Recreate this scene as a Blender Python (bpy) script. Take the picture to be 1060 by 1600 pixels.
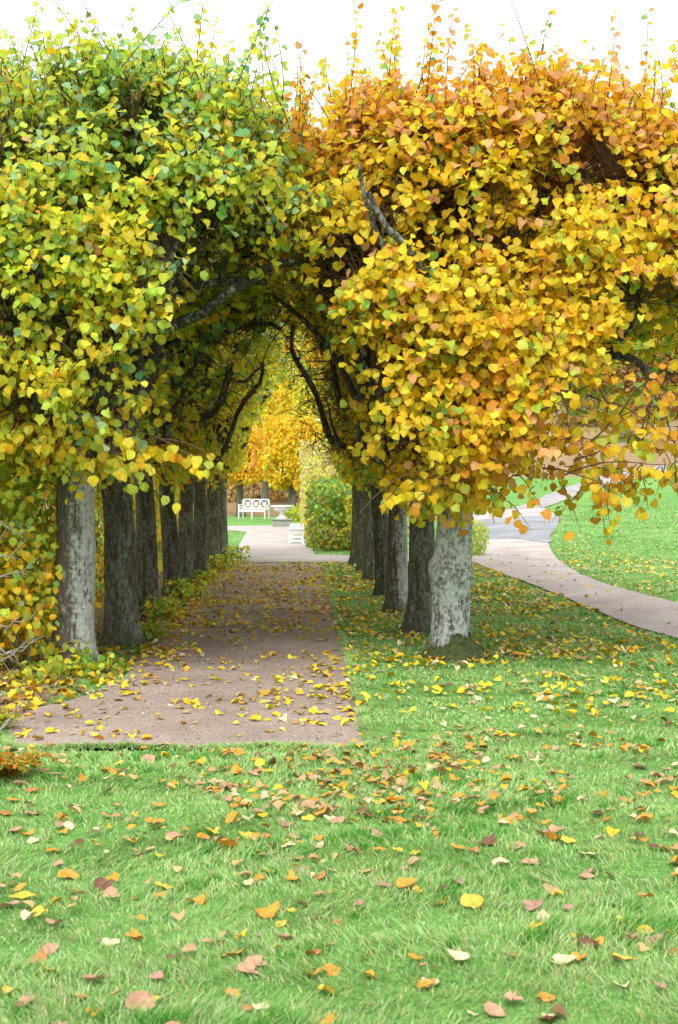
import bpy, bmesh, math, random
import numpy as np
from mathutils import Vector, Matrix
random.seed(7)
rng = np.random.default_rng(11)
S = bpy.context.scene
for o in list(bpy.data.objects): bpy.data.objects.remove(o)
COL = S.collection
R = math.radians
# ------------------------------------------------------------ camera
CAMH = 1.6
FPX = 2200.0                       # focal length in photo pixels (photo 1060 x 1600)
YAW = math.atan(55/FPX); PITCH = -math.atan(40/FPX)
cam_d = bpy.data.cameras.new('camera'); cam = bpy.data.objects.new('camera', cam_d); COL.objects.link(cam)
cam_d.sensor_fit = 'VERTICAL'; cam_d.sensor_height = 24; cam_d.sensor_width = 24
cam_d.lens = 24*FPX/1600; cam_d.clip_start = .1; cam_d.clip_end = 3000
cam_d.dof.use_dof = True; cam_d.dof.focus_distance = 12.5; cam_d.dof.aperture_fstop = 4.5
cam.location = (0, 0, CAMH)
cam.rotation_euler = (math.pi/2+PITCH, 0, -YAW)
S.camera = cam
CM = cam.rotation_euler.to_matrix()
# ------------------------------------------------------------ world, sun, exposure
SUN_EL, SUN_AZ = R(52), R(196)      # azimuth measured clockwise from +Y: high, behind the camera
W = bpy.data.worlds.new('World'); S.world = W; W.use_nodes = True
nt = W.node_tree; nt.nodes.clear()
out = nt.nodes.new('ShaderNodeOutputWorld'); bg = nt.nodes.new('ShaderNodeBackground')
sky = nt.nodes.new('ShaderNodeTexSky'); sky.sky_type = 'NISHITA'; sky.sun_disc = False
sky.sun_elevation = SUN_EL; sky.sun_rotation = SUN_AZ
mix = nt.nodes.new('ShaderNodeMix'); mix.data_type = 'RGBA'
cl = nt.nodes.new('ShaderNodeTexNoise'); cl.inputs['Scale'].default_value = 1.6; cl.inputs['Detail'].default_value = 5
tcw = nt.nodes.new('ShaderNodeTexCoord'); nt.links.new(tcw.outputs['Generated'], cl.inputs['Vector'])
crw = nt.nodes.new('ShaderNodeValToRGB'); nt.links.new(cl.outputs['Fac'], crw.inputs[0])
crw.color_ramp.elements[0].position = .3; crw.color_ramp.elements[0].color = (8.6, 8.9, 9.3, 1)
crw.color_ramp.elements[1].position = .7; crw.color_ramp.elements[1].color = (10.2, 10.3, 10.4, 1)
mix.inputs[0].default_value = .88
nt.links.new(sky.outputs[0], mix.inputs[6]); nt.links.new(crw.outputs[0], mix.inputs[7])
nt.links.new(mix.outputs[2], bg.inputs[0]); bg.inputs[1].default_value = .1
nt.links.new(bg.outputs[0], out.inputs[0])
sd = bpy.data.lights.new('sun', 'SUN'); sd.energy = 1.8; sd.angle = R(30); sd.color = (1, .965, .9)
sun = bpy.data.objects.new('sun', sd); COL.objects.link(sun)
sdir = Vector((math.sin(SUN_AZ)*math.cos(SUN_EL), math.cos(SUN_AZ)*math.cos(SUN_EL), math.sin(SUN_EL)))
sun.rotation_euler = (-sdir).to_track_quat('-Z', 'Y').to_euler()
S.view_settings.view_transform = 'Standard'; S.view_settings.look = 'None'
S.view_settings.exposure = .95; S.view_settings.gamma = 1

# ------------------------------------------------------------ terrain height
HY = [0, 30, 40, 50, 60, 68, 90, 115, 160, 600]
HZ = [0, 0, .35, .95, 1.70, 2.35, 5.9, 10, 15, 20]
def sstep(t): t = np.clip(t, 0, 1); return t*t*(3-2*t)
def H(x, y):
    x = np.asarray(x, float); y = np.asarray(y, float)
    hr = np.interp(y, HY, HZ)
    w = sstep((x-2.5)/4.5)
    back = np.interp(y, [0, 84, 120, 600], [0, 0, 3, 14])
    z = w*hr + (1-w)*back
    # gentle undulation of the front lawn and of the turf bank right of the trees
    und = .035*np.sin(x*1.7+.6)*np.sin(y*1.1+.4) + .02*np.sin(x*3.1+y*2.3)
    m = sstep((8.45-y)/1.2) + sstep((x-1.6)/1.5)*sstep((30-y)/5)*sstep((y-8)/2)
    return z + und*np.clip(m, 0, 1)
def ray(px, py):
    v = CM @ Vector(((px-530)/FPX, -(py-800)/FPX, -1)); return v.normalized()
def at(px, py, Y):
    v = ray(px, py); t = Y/v.y; return Vector((v.x*t, Y, CAMH+v.z*t))
def G(px, py):
    v = ray(px, py); prev = 3.
    t = 3.
    while t < 400:
        p = Vector((0, 0, CAMH))+v*t
        if p.z < H(p.x, p.y):
            lo, hi = prev, t
            for _ in range(20):
                m = (lo+hi)/2; p = Vector((0, 0, CAMH))+v*m
                if p.z < H(p.x, p.y): hi = m
                else: lo = m
            p = Vector((0, 0, CAMH))+v*hi
            return Vector((p.x, p.y, float(H(p.x, p.y))))
        prev = t; t += .25 if t < 60 else .6
    p = Vector((0, 0, CAMH))+v*400; return Vector((p.x, p.y, 0))
def noise3(p, s, seed=0):
    p = np.asarray(p)*s; r = np.random.default_rng(seed); acc = 0
    for k in range(7):
        d = r.normal(size=3)*(1+.25*k); acc = acc+np.sin(p@d+r.uniform(0, 6.28))
    return acc/2.6
def inpoly(x, y, poly):
    c = np.zeros(len(x), bool); n = len(poly)
    for i in range(n):
        x0, y0 = poly[i][0], poly[i][1]; x1, y1 = poly[i-1][0], poly[i-1][1]
        if y0 == y1: continue
        c ^= ((y0 > y) != (y1 > y)) & (x < (x1-x0)*(y-y0)/(y1-y0)+x0)
    return c

# ------------------------------------------------------------ materials
def newmat(name):
    m = bpy.data.materials.new(name); m.use_nodes = True; n = m.node_tree; n.nodes.clear()
    o = n.nodes.new('ShaderNodeOutputMaterial'); b = n.nodes.new('ShaderNodeBsdfPrincipled')
    n.links.new(b.outputs[0], o.inputs[0]); b.inputs['Roughness'].default_value = .8
    return m, n, b, o
def N(n, t, **k):
    x = n.nodes.new(t)
    for a, v in k.items():
        if a in x.inputs: x.inputs[a].default_value = v
        else: setattr(x, a, v)
    return x
def ramp(n, src, stops):
    r = n.nodes.new('ShaderNodeValToRGB'); n.links.new(src, r.inputs[0]); e = r.color_ramp.elements
    while len(e) < len(stops): e.new(.5)
    for i, (p, c) in enumerate(stops): e[i].position = p; e[i].color = (*c, 1)
    return r
def leafmat(name, transl=.32, rough=.5, attr='col', sc=34.0, lo=.78, hi=1.2):
    m, n, b, o = newmat(name)
    a = N(n, 'ShaderNodeAttribute', attribute_name=attr)
    tc = N(n, 'ShaderNodeTexCoord'); nz = N(n, 'ShaderNodeTexNoise', Scale=sc, Detail=5.0, Roughness=.7)
    n.links.new(tc.outputs['Object'], nz.inputs['Vector'])
    mr = N(n, 'ShaderNodeMapRange'); mr.inputs['From Min'].default_value = .3; mr.inputs['From Max'].default_value = .7; mr.inputs['To Min'].default_value = lo; mr.inputs['To Max'].default_value = hi
    n.links.new(nz.outputs['Fac'], mr.inputs['Value'])
    mul = N(n, 'ShaderNodeVectorMath', operation='SCALE'); n.links.new(a.outputs['Color'], mul.inputs[0]); n.links.new(mr.outputs[0], mul.inputs['Scale'])
    n.links.new(mul.outputs[0], b.inputs['Base Color']); b.inputs['Roughness'].default_value = rough
    b.inputs['Specular IOR Level'].default_value = .35
    t = N(n, 'ShaderNodeBsdfTranslucent'); n.links.new(mul.outputs[0], t.inputs['Color'])
    mx = N(n, 'ShaderNodeMixShader'); mx.inputs[0].default_value = transl
    n.links.new(b.outputs[0], mx.inputs[1]); n.links.new(t.outputs[0], mx.inputs[2]); n.links.new(mx.outputs[0], o.inputs[0])
    return m
def barkmat(name, dark, mid, lichen, amount, side=0.0, st=.2, sc2=10.0):
    """furrowed bark, with pale lichen blotches; amount 0..1"""
    m, n, b, o = newmat(name)
    tc = N(n, 'ShaderNodeTexCoord')
    mp = N(n, 'ShaderNodeMapping'); mp.inputs['Scale'].default_value = (1, 1, .22); n.links.new(tc.outputs['Object'], mp.inputs['Vector'])
    nz = N(n, 'ShaderNodeTexNoise', Scale=38.0, Detail=6.0, Roughness=.65); n.links.new(mp.outputs[0], nz.inputs['Vector'])
    base = ramp(n, nz.outputs['Fac'], [(.3, dark), (.62, mid), (.8, tuple(min(1, c*1.5) for c in mid))])
    mp2 = N(n, 'ShaderNodeMapping'); mp2.inputs['Scale'].default_value = (1, 1, st); n.links.new(tc.outputs['Object'], mp2.inputs['Vector'])
    n2 = N(n, 'ShaderNodeTexNoise', Scale=sc2, Detail=8.0, Roughness=.72); n.links.new(mp2.outputs[0], n2.inputs['Vector'])
    n3 = N(n, 'ShaderNodeTexNoise', Scale=26.0, Detail=4.0, Roughness=.6); n.links.new(tc.outputs['Object'], n3.inputs['Vector'])
    ad = N(n, 'ShaderNodeMath', operation='MULTIPLY_ADD'); n.links.new(n3.outputs['Fac'], ad.inputs[0]); ad.inputs[1].default_value = .7; n.links.new(n2.outputs['Fac'], ad.inputs[2])
    sx = N(n, 'ShaderNodeSeparateXYZ'); n.links.new(tc.outputs['Object'], sx.inputs[0])
    ad2 = N(n, 'ShaderNodeMath', operation='MULTIPLY_ADD'); n.links.new(sx.outputs['X'], ad2.inputs[0]); ad2.inputs[1].default_value = side; n.links.new(ad.outputs[0], ad2.inputs[2])
    th = 1.12-.45*amount
    ad3 = N(n, 'ShaderNodeMath', operation='MULTIPLY_ADD'); n.links.new(nz.outputs['Fac'], ad3.inputs[0]); ad3.inputs[1].default_value = .55; n.links.new(ad2.outputs[0], ad3.inputs[2])
    th += .275
    sc_ = N(n, 'ShaderNodeMath', operation='MULTIPLY'); n.links.new(ad3.outputs[0], sc_.inputs[0]); sc_.inputs[1].default_value = .5
    lr = ramp(n, sc_.outputs[0], [((th-.11)*.5, (0, 0, 0)), ((th+.10)*.5, (1, 1, 1))])
    mx = N(n, 'ShaderNodeMix', data_type='RGBA'); n.links.new(lr.outputs[0], mx.inputs[0]); n.links.new(base.outputs[0], mx.inputs[6])
    lc = ramp(n, n3.outputs['Fac'], [(.35, tuple(c*.62 for c in lichen)), (.6, lichen)])
    n.links.new(lc.outputs[0], mx.inputs[7])
    # moss creeping up from the foot
    n4 = N(n, 'ShaderNodeTexNoise', Scale=9.0, Detail=4.0); n.links.new(tc.outputs['Object'], n4.inputs['Vector'])
    mm = N(n, 'ShaderNodeMath', operation='MULTIPLY_ADD'); n.links.new(sx.outputs['Z'], mm.inputs[0]); mm.inputs[1].default_value = -1.0; n.links.new(n4.outputs['Fac'], mm.inputs[2])
    mr = ramp(n, mm.outputs[0], [(.28, (0, 0, 0)), (.5, (.75, .75, .75))])
    m2 = N(n, 'ShaderNodeMix', data_type='RGBA'); n.links.new(mr.outputs[0], m2.inputs[0]); n.links.new(mx.outputs[2], m2.inputs[6]); m2.inputs[7].default_value = (.055, .07, .02, 1)
    n.links.new(m2.outputs[2], b.inputs['Base Color']); b.inputs['Roughness'].default_value = .9
    bp = N(n, 'ShaderNodeBump', Strength=1.0, Distance=.022); n.links.new(nz.outputs['Fac'], bp.inputs['Height']); n.links.new(bp.outputs[0], b.inputs['Normal'])
    return m
def simple(name, c, rough=.6, var=.12, scale=8.0):
    m, n, b, o = newmat(name); tc = N(n, 'ShaderNodeTexCoord'); nz = N(n, 'ShaderNodeTexNoise', Scale=scale, Detail=5.0)
    n.links.new(tc.outputs['Object'], nz.inputs['Vector'])
    r = ramp(n, nz.outputs['Fac'], [(.3, tuple(v*(1-var) for v in c)), (.7, tuple(min(1, v*(1+var)) for v in c))])
    n.links.new(r.outputs[0], b.inputs['Base Color']); b.inputs['Roughness'].default_value = rough; return m
def gravelmat(name, c1, c2, c3):
    m, n, b, o = newmat(name); tc = N(n, 'ShaderNodeTexCoord')
    n1 = N(n, 'ShaderNodeTexNoise', Scale=1.1, Detail=6.0, Roughness=.6); n.links.new(tc.outputs['Object'], n1.inputs['Vector'])
    n2 = N(n, 'ShaderNodeTexVoronoi', Scale=85.0); n.links.new(tc.outputs['Object'], n2.inputs['Vector'])
    r1 = ramp(n, n1.outputs['Fac'], [(.3, tuple(v*.86 for v in c1)), (.45, c1), (.6, c2), (.75, tuple(v*1.1 for v in c2))])
    sp = N(n, 'ShaderNodeSeparateColor'); n.links.new(n2.outputs['Color'], sp.inputs[0])
    r2 = ramp(n, sp.outputs[0], [(.0, (.62, .6, .58)), (.5, (.95, .95, .95)), (1, (1.25, 1.22, 1.2))])
    mx = N(n, 'ShaderNodeMix', data_type='RGBA', blend_type='MULTIPLY'); mx.inputs[0].default_value = 1
    n.links.new(r1.outputs[0], mx.inputs[6]); n.links.new(r2.outputs[0], mx.inputs[7])
    n.links.new(mx.outputs[2], b.inputs['Base Color']); b.inputs['Roughness'].default_value = .95
    bp = N(n, 'ShaderNodeBump', Strength=.6, Distance=.006); n.links.new(n2.outputs['Distance'], bp.inputs['Height']); n.links.new(bp.outputs[0], b.inputs['Normal'])
    return m
M = {}
M['leaf'] = leafmat('tree_leaf', .5)
M['fallen'] = leafmat('fallen_leaf', .12, .6, 'col', 4.0, .55, 1.15)
M['grassblade'] = leafmat('grass_blade', .3, .45)
M['bark_dark'] = barkmat('bark_dark', (.02, .017, .012), (.07, .06, .042), (.15, .17, .13), .45)
M['bark_mid'] = barkmat('bark_mid', (.03, .025, .018), (.11, .092, .066), (.2, .22, .17), .50)
M['bark_pale_left'] = barkmat('bark_pale_side', (.035, .03, .022), (.14, .122, .088), (.40, .43, .39), .545, 1.5)
M['bark_lichen'] = barkmat('bark_lichen', (.05, .04, .03), (.18, .15, .115), (.50, .54, .53), .71, .1, .42, 8.0)
M['limb'] = barkmat('bark_limb', (.018, .014, .010), (.06, .05, .036), (.3, .32, .28), .34)
M['limb_grey'] = barkmat('bark_limb_lichened', (.025, .02, .015), (.08, .07, .055), (.28, .3, .28), .55)
M['twig'] = simple('twig_bark', (.11, .06, .035), .8)
M['twig_grey'] = simple('grey_twig_bark', (.25, .23, .2), .8)
M['moss'] = simple('moss', (.055, .075, .02), .95, .5, 30.0)
M['alley'] = gravelmat('brown_gravel', (.275, .213, .175), (.335, .268, .225), None)
M['court'] = gravelmat('pale_gravel', (.41, .36, .335), (.48, .43, .405), None)
M['farpath'] = gravelmat('grey_path_gravel', (.30, .29, .285), (.37, .355, .345), None)
M['asphalt'] = gravelmat('wet_grey_gravel', (.23, .24, .262), (.30, .31, .332), None)
M['white'] = simple('white_paint', (.78, .80, .82), .45, .05)
M['stone'] = simple('grey_stone', (.26, .28, .25), .85, .3, 12.0)
M['whitestone'] = simple('white_stone', (.76, .76, .74), .6, .06)
M['step'] = simple('dark_stone_step', (.12, .14, .17), .8, .3)
# terrain material
def terrainmat():
    m, n, b, o = newmat('lawn_turf'); tc = N(n, 'ShaderNodeTexCoord')
    a = N(n, 'ShaderNodeAttribute', attribute_name='litter')
    n1 = N(n, 'ShaderNodeTexNoise', Scale=1.3, Detail=7.0, Roughness=.65); n.links.new(tc.outputs['Object'], n1.inputs['Vector'])
    n2 = N(n, 'ShaderNodeTexNoise', Scale=55.0, Detail=4.0, Roughness=.7); n.links.new(tc.outputs['Object'], n2.inputs['Vector'])
    n0 = N(n, 'ShaderNodeTexNoise', Scale=.22, Detail=5.0, Roughness=.6); n.links.new(tc.outputs['Object'], n0.inputs['Vector'])
    av = N(n, 'ShaderNodeMath', operation='MULTIPLY_ADD'); n.links.new(n0.outputs['Fac'], av.inputs[0]); av.inputs[1].default_value = .8; av.inputs[2].default_value = -.4
    a2 = N(n, 'ShaderNodeMath', operation='ADD'); n.links.new(av.outputs[0], a2.inputs[0]); n.links.new(n1.outputs['Fac'], a2.inputs[1])
    g = ramp(n, a2.outputs[0], [(.32, (.12, .29, .06)), (.55, (.17, .37, .09)), (.75, (.24, .42, .12))])
    n6 = N(n, 'ShaderNodeTexNoise', Scale=7.0, Detail=6.0, Roughness=.75); n.links.new(tc.outputs['Object'], n6.inputs['Vector'])
    m6 = N(n, 'ShaderNodeMath', operation='MULTIPLY_ADD'); n.links.new(n6.outputs['Fac'], m6.inputs[0]); m6.inputs[1].default_value = 1.2; m6.inputs[2].default_value = -.6
    s6 = N(n, 'ShaderNodeMath', operation='ADD'); n.links.new(m6.outputs[0], s6.inputs[0]); n.links.new(n2.outputs['Fac'], s6.inputs[1])
    g2 = ramp(n, s6.outputs[0], [(.3, (.6, .62, .55)), (.6, (1.1, 1.1, 1.05))])
    mg = N(n, 'ShaderNodeMix', data_type='RGBA', blend_type='MULTIPLY'); mg.inputs[0].default_value = 1
    n.links.new(g.outputs[0], mg.inputs[6]); n.links.new(g2.outputs[0], mg.inputs[7])
    n3 = N(n, 'ShaderNodeTexNoise', Scale=3.4, Detail=9.0, Roughness=.8); n.links.new(tc.outputs['Object'], n3.inputs['Vector'])
    lb = ramp(n, n3.outputs['Fac'], [(.34, (.13, .13, .05)), (.5, (.30, .20, .11)), (.66, (.42, .27, .15))])
    ad = N(n, 'ShaderNodeMath', operation='ADD'); n.links.new(a.outputs['Fac'], ad.inputs[0]); n.links.new(n3.outputs['Fac'], ad.inputs[1])
    fr = ramp(n, ad.outputs[0], [(.62, (0, 0, 0)), (.92, (1, 1, 1))])
    mx = N(n, 'ShaderNodeMix', data_type='RGBA'); n.links.new(fr.outputs[0], mx.inputs[0]); n.links.new(mg.outputs[2], mx.inputs[6]); n.links.new(lb.outputs[0], mx.inputs[7])
    n.links.new(mx.outputs[2], b.inputs['Base Color']); b.inputs['Roughness'].default_value = .95
    b.inputs['Specular IOR Level'].default_value = .15
    bp = N(n, 'ShaderNodeBump', Strength=.8, Distance=.04); n.links.new(n2.outputs['Fac'], bp.inputs['Height']); n.links.new(bp.outputs[0], b.inputs['Normal'])
    return m
M['turf'] = terrainmat()

# ------------------------------------------------------------ object helpers
def mesh_np(name, V, F, mat, parent=None, col=None, smooth=True):
    """V (n,3); F list of (m,k) arrays of faces"""
    me = bpy.data.meshes.new(name); V = np.asarray(V, np.float32)
    me.vertices.add(len(V)); me.vertices.foreach_set('co', V.ravel())
    li = np.concatenate([f.ravel() for f in F]).astype(np.int32)
    tot = np.concatenate([np.full(len(f), f.shape[1]) for f in F]).astype(np.int32)
    st = np.concatenate([[0], np.cumsum(tot)[:-1]]).astype(np.int32)
    me.loops.add(len(li)); me.loops.foreach_set('vertex_index', li)
    me.polygons.add(len(tot)); me.polygons.foreach_set('loop_start', st); me.polygons.foreach_set('loop_total', tot)
    me.polygons.foreach_set('use_smooth', np.full(len(tot), smooth))
    if col is not None:
        a = me.color_attributes.new('col', 'FLOAT_COLOR', 'POINT')
        c = np.ones((len(V), 4), np.float32); c[:, :3] = col; a.data.foreach_set('color', c.ravel())
    me.update(calc_edges=True); me.materials.append(mat)
    o = bpy.data.objects.new(name, me); COL.objects.link(o)
    if parent: o.parent = parent
    return o
def tag(o, label=None, cat=None, group=None, kind=None):
    if label: o['label'] = label
    if cat: o['category'] = cat
    if group: o['group'] = group
    if kind: o['kind'] = kind
    return o
def empty(name, loc, label=None, cat=None, group=None, rz=0):
    o = bpy.data.objects.new(name, None); COL.objects.link(o); o.location = loc; o.rotation_euler.z = rz
    o.empty_display_size = .2
    return tag(o, label, cat, group)
def bmobj(name, bm, mat, parent=None, smooth=False):
    me = bpy.data.meshes.new(name); bm.normal_update(); bm.to_mesh(me); bm.free()
    if smooth:
        for p in me.polygons: p.use_smooth = True
    me.materials.append(mat); o = bpy.data.objects.new(name, me); COL.objects.link(o)
    if parent: o.parent = parent
    return o
def bx(bm, x0, x1, y0, y1, z0, z1, bev=0):
    r = bmesh.ops.create_cube(bm, size=1, matrix=Matrix.Translation(((x0+x1)/2, (y0+y1)/2, (z0+z1)/2)) @ Matrix.Diagonal((x1-x0, y1-y0, z1-z0, 1)))
    if bev: bmesh.ops.bevel(bm, geom=list({e for v in r['verts'] for e in v.link_edges}), offset=bev, segments=1, affect='EDGES')
def bar(bm, a, b, w, d=None):
    a, b = Vector(a), Vector(b); v = b-a; q = v.to_track_quat('Z', 'Y').to_matrix().to_4x4()
    bmesh.ops.create_cube(bm, size=1, matrix=Matrix.Translation((a+b)/2) @ q @ Matrix.Diagonal((w, d or w, v.length, 1)))
def lathe(bm, prof, n=24):
    rings = [[bm.verts.new((r*math.cos(2*math.pi*k/n), r*math.sin(2*math.pi*k/n), z)) for k in range(n)] for r, z in prof]
    for a, b in zip(rings, rings[1:]):
        for k in range(n): bm.faces.new((a[k], a[(k+1) % n], b[(k+1) % n], b[k]))
    bm.faces.new(rings[0][::-1]); bm.faces.new(rings[-1])
class Tubes:
    """many tapered tubes gathered into one mesh"""
    def __init__(s): s.V = []; s.F = []; s.n = 0
    def add(s, P, Rr, k=6, rough=0.0, seed=0):
        P = np.asarray(P, float); Rr = np.asarray(Rr, float); m = len(P)
        T = np.gradient(P, axis=0); T /= np.linalg.norm(T, axis=1)[:, None]+1e-9
        ref = np.array([0, 0, 1.]) if abs(T[:, 2]).mean() < .8 else np.array([1., 0, 0])
        A = np.cross(T, ref); A /= np.linalg.norm(A, axis=1)[:, None]+1e-9; B = np.cross(T, A)
        an = np.arange(k)/k*2*math.pi
        rr = Rr[:, None]*np.ones(k)
        if rough:
            g = np.random.default_rng(seed)
            rr = rr*(1+rough*g.normal(size=(m, k)))
        V = P[:, None]+rr[..., None]*(np.cos(an)[None, :, None]*A[:, None]+np.sin(an)[None, :, None]*B[:, None])
        i = np.arange(m-1)[:, None]*k; j = np.arange(k)[None]; j2 = (j+1) % k
        F = np.stack([i+j, i+j2, i+k+j2, i+k+j], -1).reshape(-1, 4)+s.n
        s.V.append(V.reshape(-1, 3)); s.F.append(F); s.n += m*k
    def build(s, name, mat, parent=None):
        if not s.V: return None
        return mesh_np(name, np.concatenate(s.V), [np.concatenate(s.F)], mat, parent)
# leaf templates: heart-shaped lime leaf (detailed), and a simple one for far crowns
HEART = np.array([[0, 0, 0], [0, .30, -.02], [0, .62, -.01], [0, .99, -.12],
    [.22, -.05, .02], [.47, .10, .04], [.56, .42, .05], [.38, .76, .03],
    [-.22, -.05, .02], [-.47, .10, .04], [-.56, .42, .05], [-.38, .76, .03]], float)
HEART_F = np.array([[0, 4, 5, 1], [1, 5, 6, 2], [2, 6, 7, 3], [0, 1, 9, 8], [1, 2, 10, 9], [2, 3, 11, 10]])
SIMP = np.array([[0, -.05, 0], [0, 1, -.05], [.48, .2, .08], [.34, .72, .03], [-.48, .2, .08], [-.34, .72, .03]], float)
SIMP_F = np.array([[0, 2, 3, 1], [0, 1, 5, 4]])
def leaves(name, P, A, Nn, sc, col, mat, parent=None, tpl='heart', curl=.2, tubes=None):
    T, F = (HEART, HEART_F) if tpl == 'heart' else (SIMP, SIMP_F)
    P = np.asarray(P); n = len(P)
    A = A/(np.linalg.norm(A, axis=1)[:, None]+1e-9)
    Nn = Nn-(Nn*A).sum(1)[:, None]*A; Nn /= np.linalg.norm(Nn, axis=1)[:, None]+1e-9
    B = np.cross(A, Nn)
    g = np.random.default_rng(n)
    cu = g.normal(curl, .35, n)[:, None]; wid = g.uniform(.85, 1.1, n)[:, None]
    x = T[None, :, 0]*wid; y = T[None, :, 1]; z = T[None, :, 2]+cu*np.abs(T[None, :, 0])*.8-np.abs(cu)*.25*y*y
    if tpl == 'heart': x = x+g.normal(0, .035, x.shape); y = y+g.normal(0, .035, y.shape); z = z+g.normal(0, .03, z.shape)
    V = P[:, None]+sc[:, None, None]*(x[..., None]*B[:, None]+y[..., None]*A[:, None]+z[..., None]*Nn[:, None])
    k = len(T); FF = (F[None]+np.arange(n)[:, None, None]*k).reshape(-1, 4)
    c = np.repeat(np.asarray(col), k, axis=0)
    if tpl == 'heart':       # real leaves are a little browner at the rim
        rim = np.tile(np.array([1, 1, 1, .9, .95, .93, .93, .92, .95, .93, .93, .92]), n)[:, None]; c = c*rim
    V = V.reshape(-1, 3)
    if tubes is None or not tubes.V: return mesh_np(name, V, [FF], mat, parent, c, smooth=True)
    nV, nF = len(V), len(FF); TV = np.concatenate(tubes.V); TF = np.concatenate(tubes.F)     # leaves and the twigs they sit on
    o = mesh_np(name, np.concatenate([V, TV]), [FF, TF+nV], mat, parent, np.concatenate([c, np.full((len(TV), 3), .2)]))
    o.data.materials.append(M['twig']); mi = np.zeros(nF+len(TF), np.int32); mi[nF:] = 1
    o.data.polygons.foreach_set('material_index', mi); return o

# ------------------------------------------------------------ ground
xs = np.concatenate([np.linspace(-500, -60, 12), np.linspace(-55, -12, 30), np.arange(-11.5, 14, .25), np.linspace(14.5, 60, 80), np.linspace(70, 500, 12)])
ys = np.concatenate([[-60, -20, -5], np.arange(0, 40, .25), np.arange(40, 72, .5), np.linspace(73, 160, 80), np.linspace(180, 900, 14)])
XX, YY = np.meshgrid(xs, ys); ZZ = H(XX, YY)
V = np.stack([XX, YY, ZZ], -1).reshape(-1, 3); nx, ny = len(xs), len(ys)
i = np.arange(ny-1)[:, None]*nx; j = np.arange(nx-1)[None]
Fg = np.stack([i+j, i+j+1, i+j+nx+1, i+j+nx], -1).reshape(-1, 4)
ground = mesh_np('ground', V, [Fg], M['turf'])
lit = ground.data.attributes.new('litter', 'FLOAT', 'POINT')
lv = np.where(V[:, 0] > 4, sstep((V[:, 1]-62+.0*V[:, 0])/5)*.85, sstep((V[:, 1]-74)/6)*.8)
lv = np.maximum(lv, sstep((-1.7-V[:, 0])/.4)*sstep((V[:, 1]-9.2)/.6)*sstep((30-V[:, 1])/2)*.7)
lit.data.foreach_set('value', lv.astype(np.float32)); tag(ground, kind='structure')

def sheet(name, pix, mat, eps, step=.5, world=None):
    P = world or [G(*p) for p in pix]
    bm = bmesh.new(); bm.faces.new([bm.verts.new((p[0], p[1], 0)) for p in P])
    x0, x1 = min(p[0] for p in P), max(p[0] for p in P); y0, y1 = min(p[1] for p in P), max(p[1] for p in P)
    bmesh.ops.triangulate(bm, faces=bm.faces[:])
    for a, b, ax in ((x0, x1, 0), (y0, y1, 1)):
        t = math.ceil(a/step)*step
        while t < b:
            co = (t, 0, 0) if ax == 0 else (0, t, 0); no = (1, 0, 0) if ax == 0 else (0, 1, 0)
            bmesh.ops.bisect_plane(bm, geom=bm.verts[:]+bm.edges[:]+bm.faces[:], plane_co=co, plane_no=no); t += step
    for v in bm.verts: v.co.z = float(H(v.co.x, v.co.y))+eps
    for f in bm.faces:
        f.normal_update()
        if f.normal.z < 0: f.normal_flip()
    o = bmobj(name, bm, mat, smooth=True); tag(o, kind='structure'); return P
def smooth_poly(pts, k=4):
    """light Catmull-Rom on a list of pixel points (open)"""
    out = []
    for i in range(len(pts)-1):
        p0, p1, p2, p3 = pts[max(i-1, 0)], pts[i], pts[i+1], pts[min(i+2, len(pts)-1)]
        for s in range(k):
            t = s/k
            out.append(tuple(.5*((2*p1[a])+(-p0[a]+p2[a])*t+(2*p0[a]-5*p1[a]+4*p2[a]-p3[a])*t*t+(-p0[a]+3*p1[a]-3*p2[a]+p3[a])*t**3) for a in (0, 1)))
    out.append(pts[-1]); return out
rj = random.Random(4)
alley_px = [(505+74*((y_-880)/281)+rj.uniform(-2.4, 2.4)*(y_-820)/340, y_) for y_ in range(1166, 884, -6)] + [(505, 879.5), (372, 879.5)] + \
    smooth_poly([(340, 886), (318, 912), (285, 945), (245, 985), (215, 1030), (185, 1066), (120, 1092), (55, 1108), (22, 1128), (12, 1152), (16, 1168)]) + \
    [(x_, 1170+rj.uniform(-2.6, 2.6)+2*math.sin(x_/37)) for x_ in range(30, 574, 9)]
ALLEY = sheet('alley_path', alley_px, M['alley'], .006)
court_px = [(500, 879), (372, 879), (352, 878), (367, 866), (376, 848), (385, 832), (370, 829.5), (300, 829), (120, 829), (120, 822.5), (300, 822), (430, 821.5), (484, 821.5),
            (484, 850), (492, 867), (560, 869), (700, 868), (742, 867), (742, 880), (620, 879), (560, 879)]
COURT = sheet('gravel_court', court_px, M['court'], .012, 1.0)
right_px = smooth_poly([(1160, 1036), (1060, 1000), (985, 978), (900, 942), (830, 914), (780, 896), (742, 880)]) + [(738, 850), (736, 806), (760, 800), (800, 796)] + \
    smooth_poly([(850, 794), (869, 806), (872, 820), (860, 838), (858, 852), (872, 875), (905, 896), (960, 918), (1060, 943), (1160, 966)])
RIGHT = sheet('curved_path', right_px, M['court'], .02, .5)
PATCH = sheet('wet_gravel_patch', smooth_poly([(744, 846), (742, 816), (790, 811), (868, 807), (871, 820), (859, 838), (857, 849), (800, 842), (744, 846)])[:-1], M['asphalt'], .028, .5)
FARP = sheet('far_path', [(800, 796), (860, 772), (900, 757), (960, 740), (1060, 722), (1180, 708), (1180, 720), (1060, 735), (975, 752), (915, 769), (850, 794)], M['farpath'], .025, .5)
PATHS = [ALLEY, COURT, RIGHT, FARP]
def onpath(x, y):
    c = np.zeros(len(x), bool)
    for P in PATHS: c |= inpoly(x, y, P)
    return c

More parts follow.
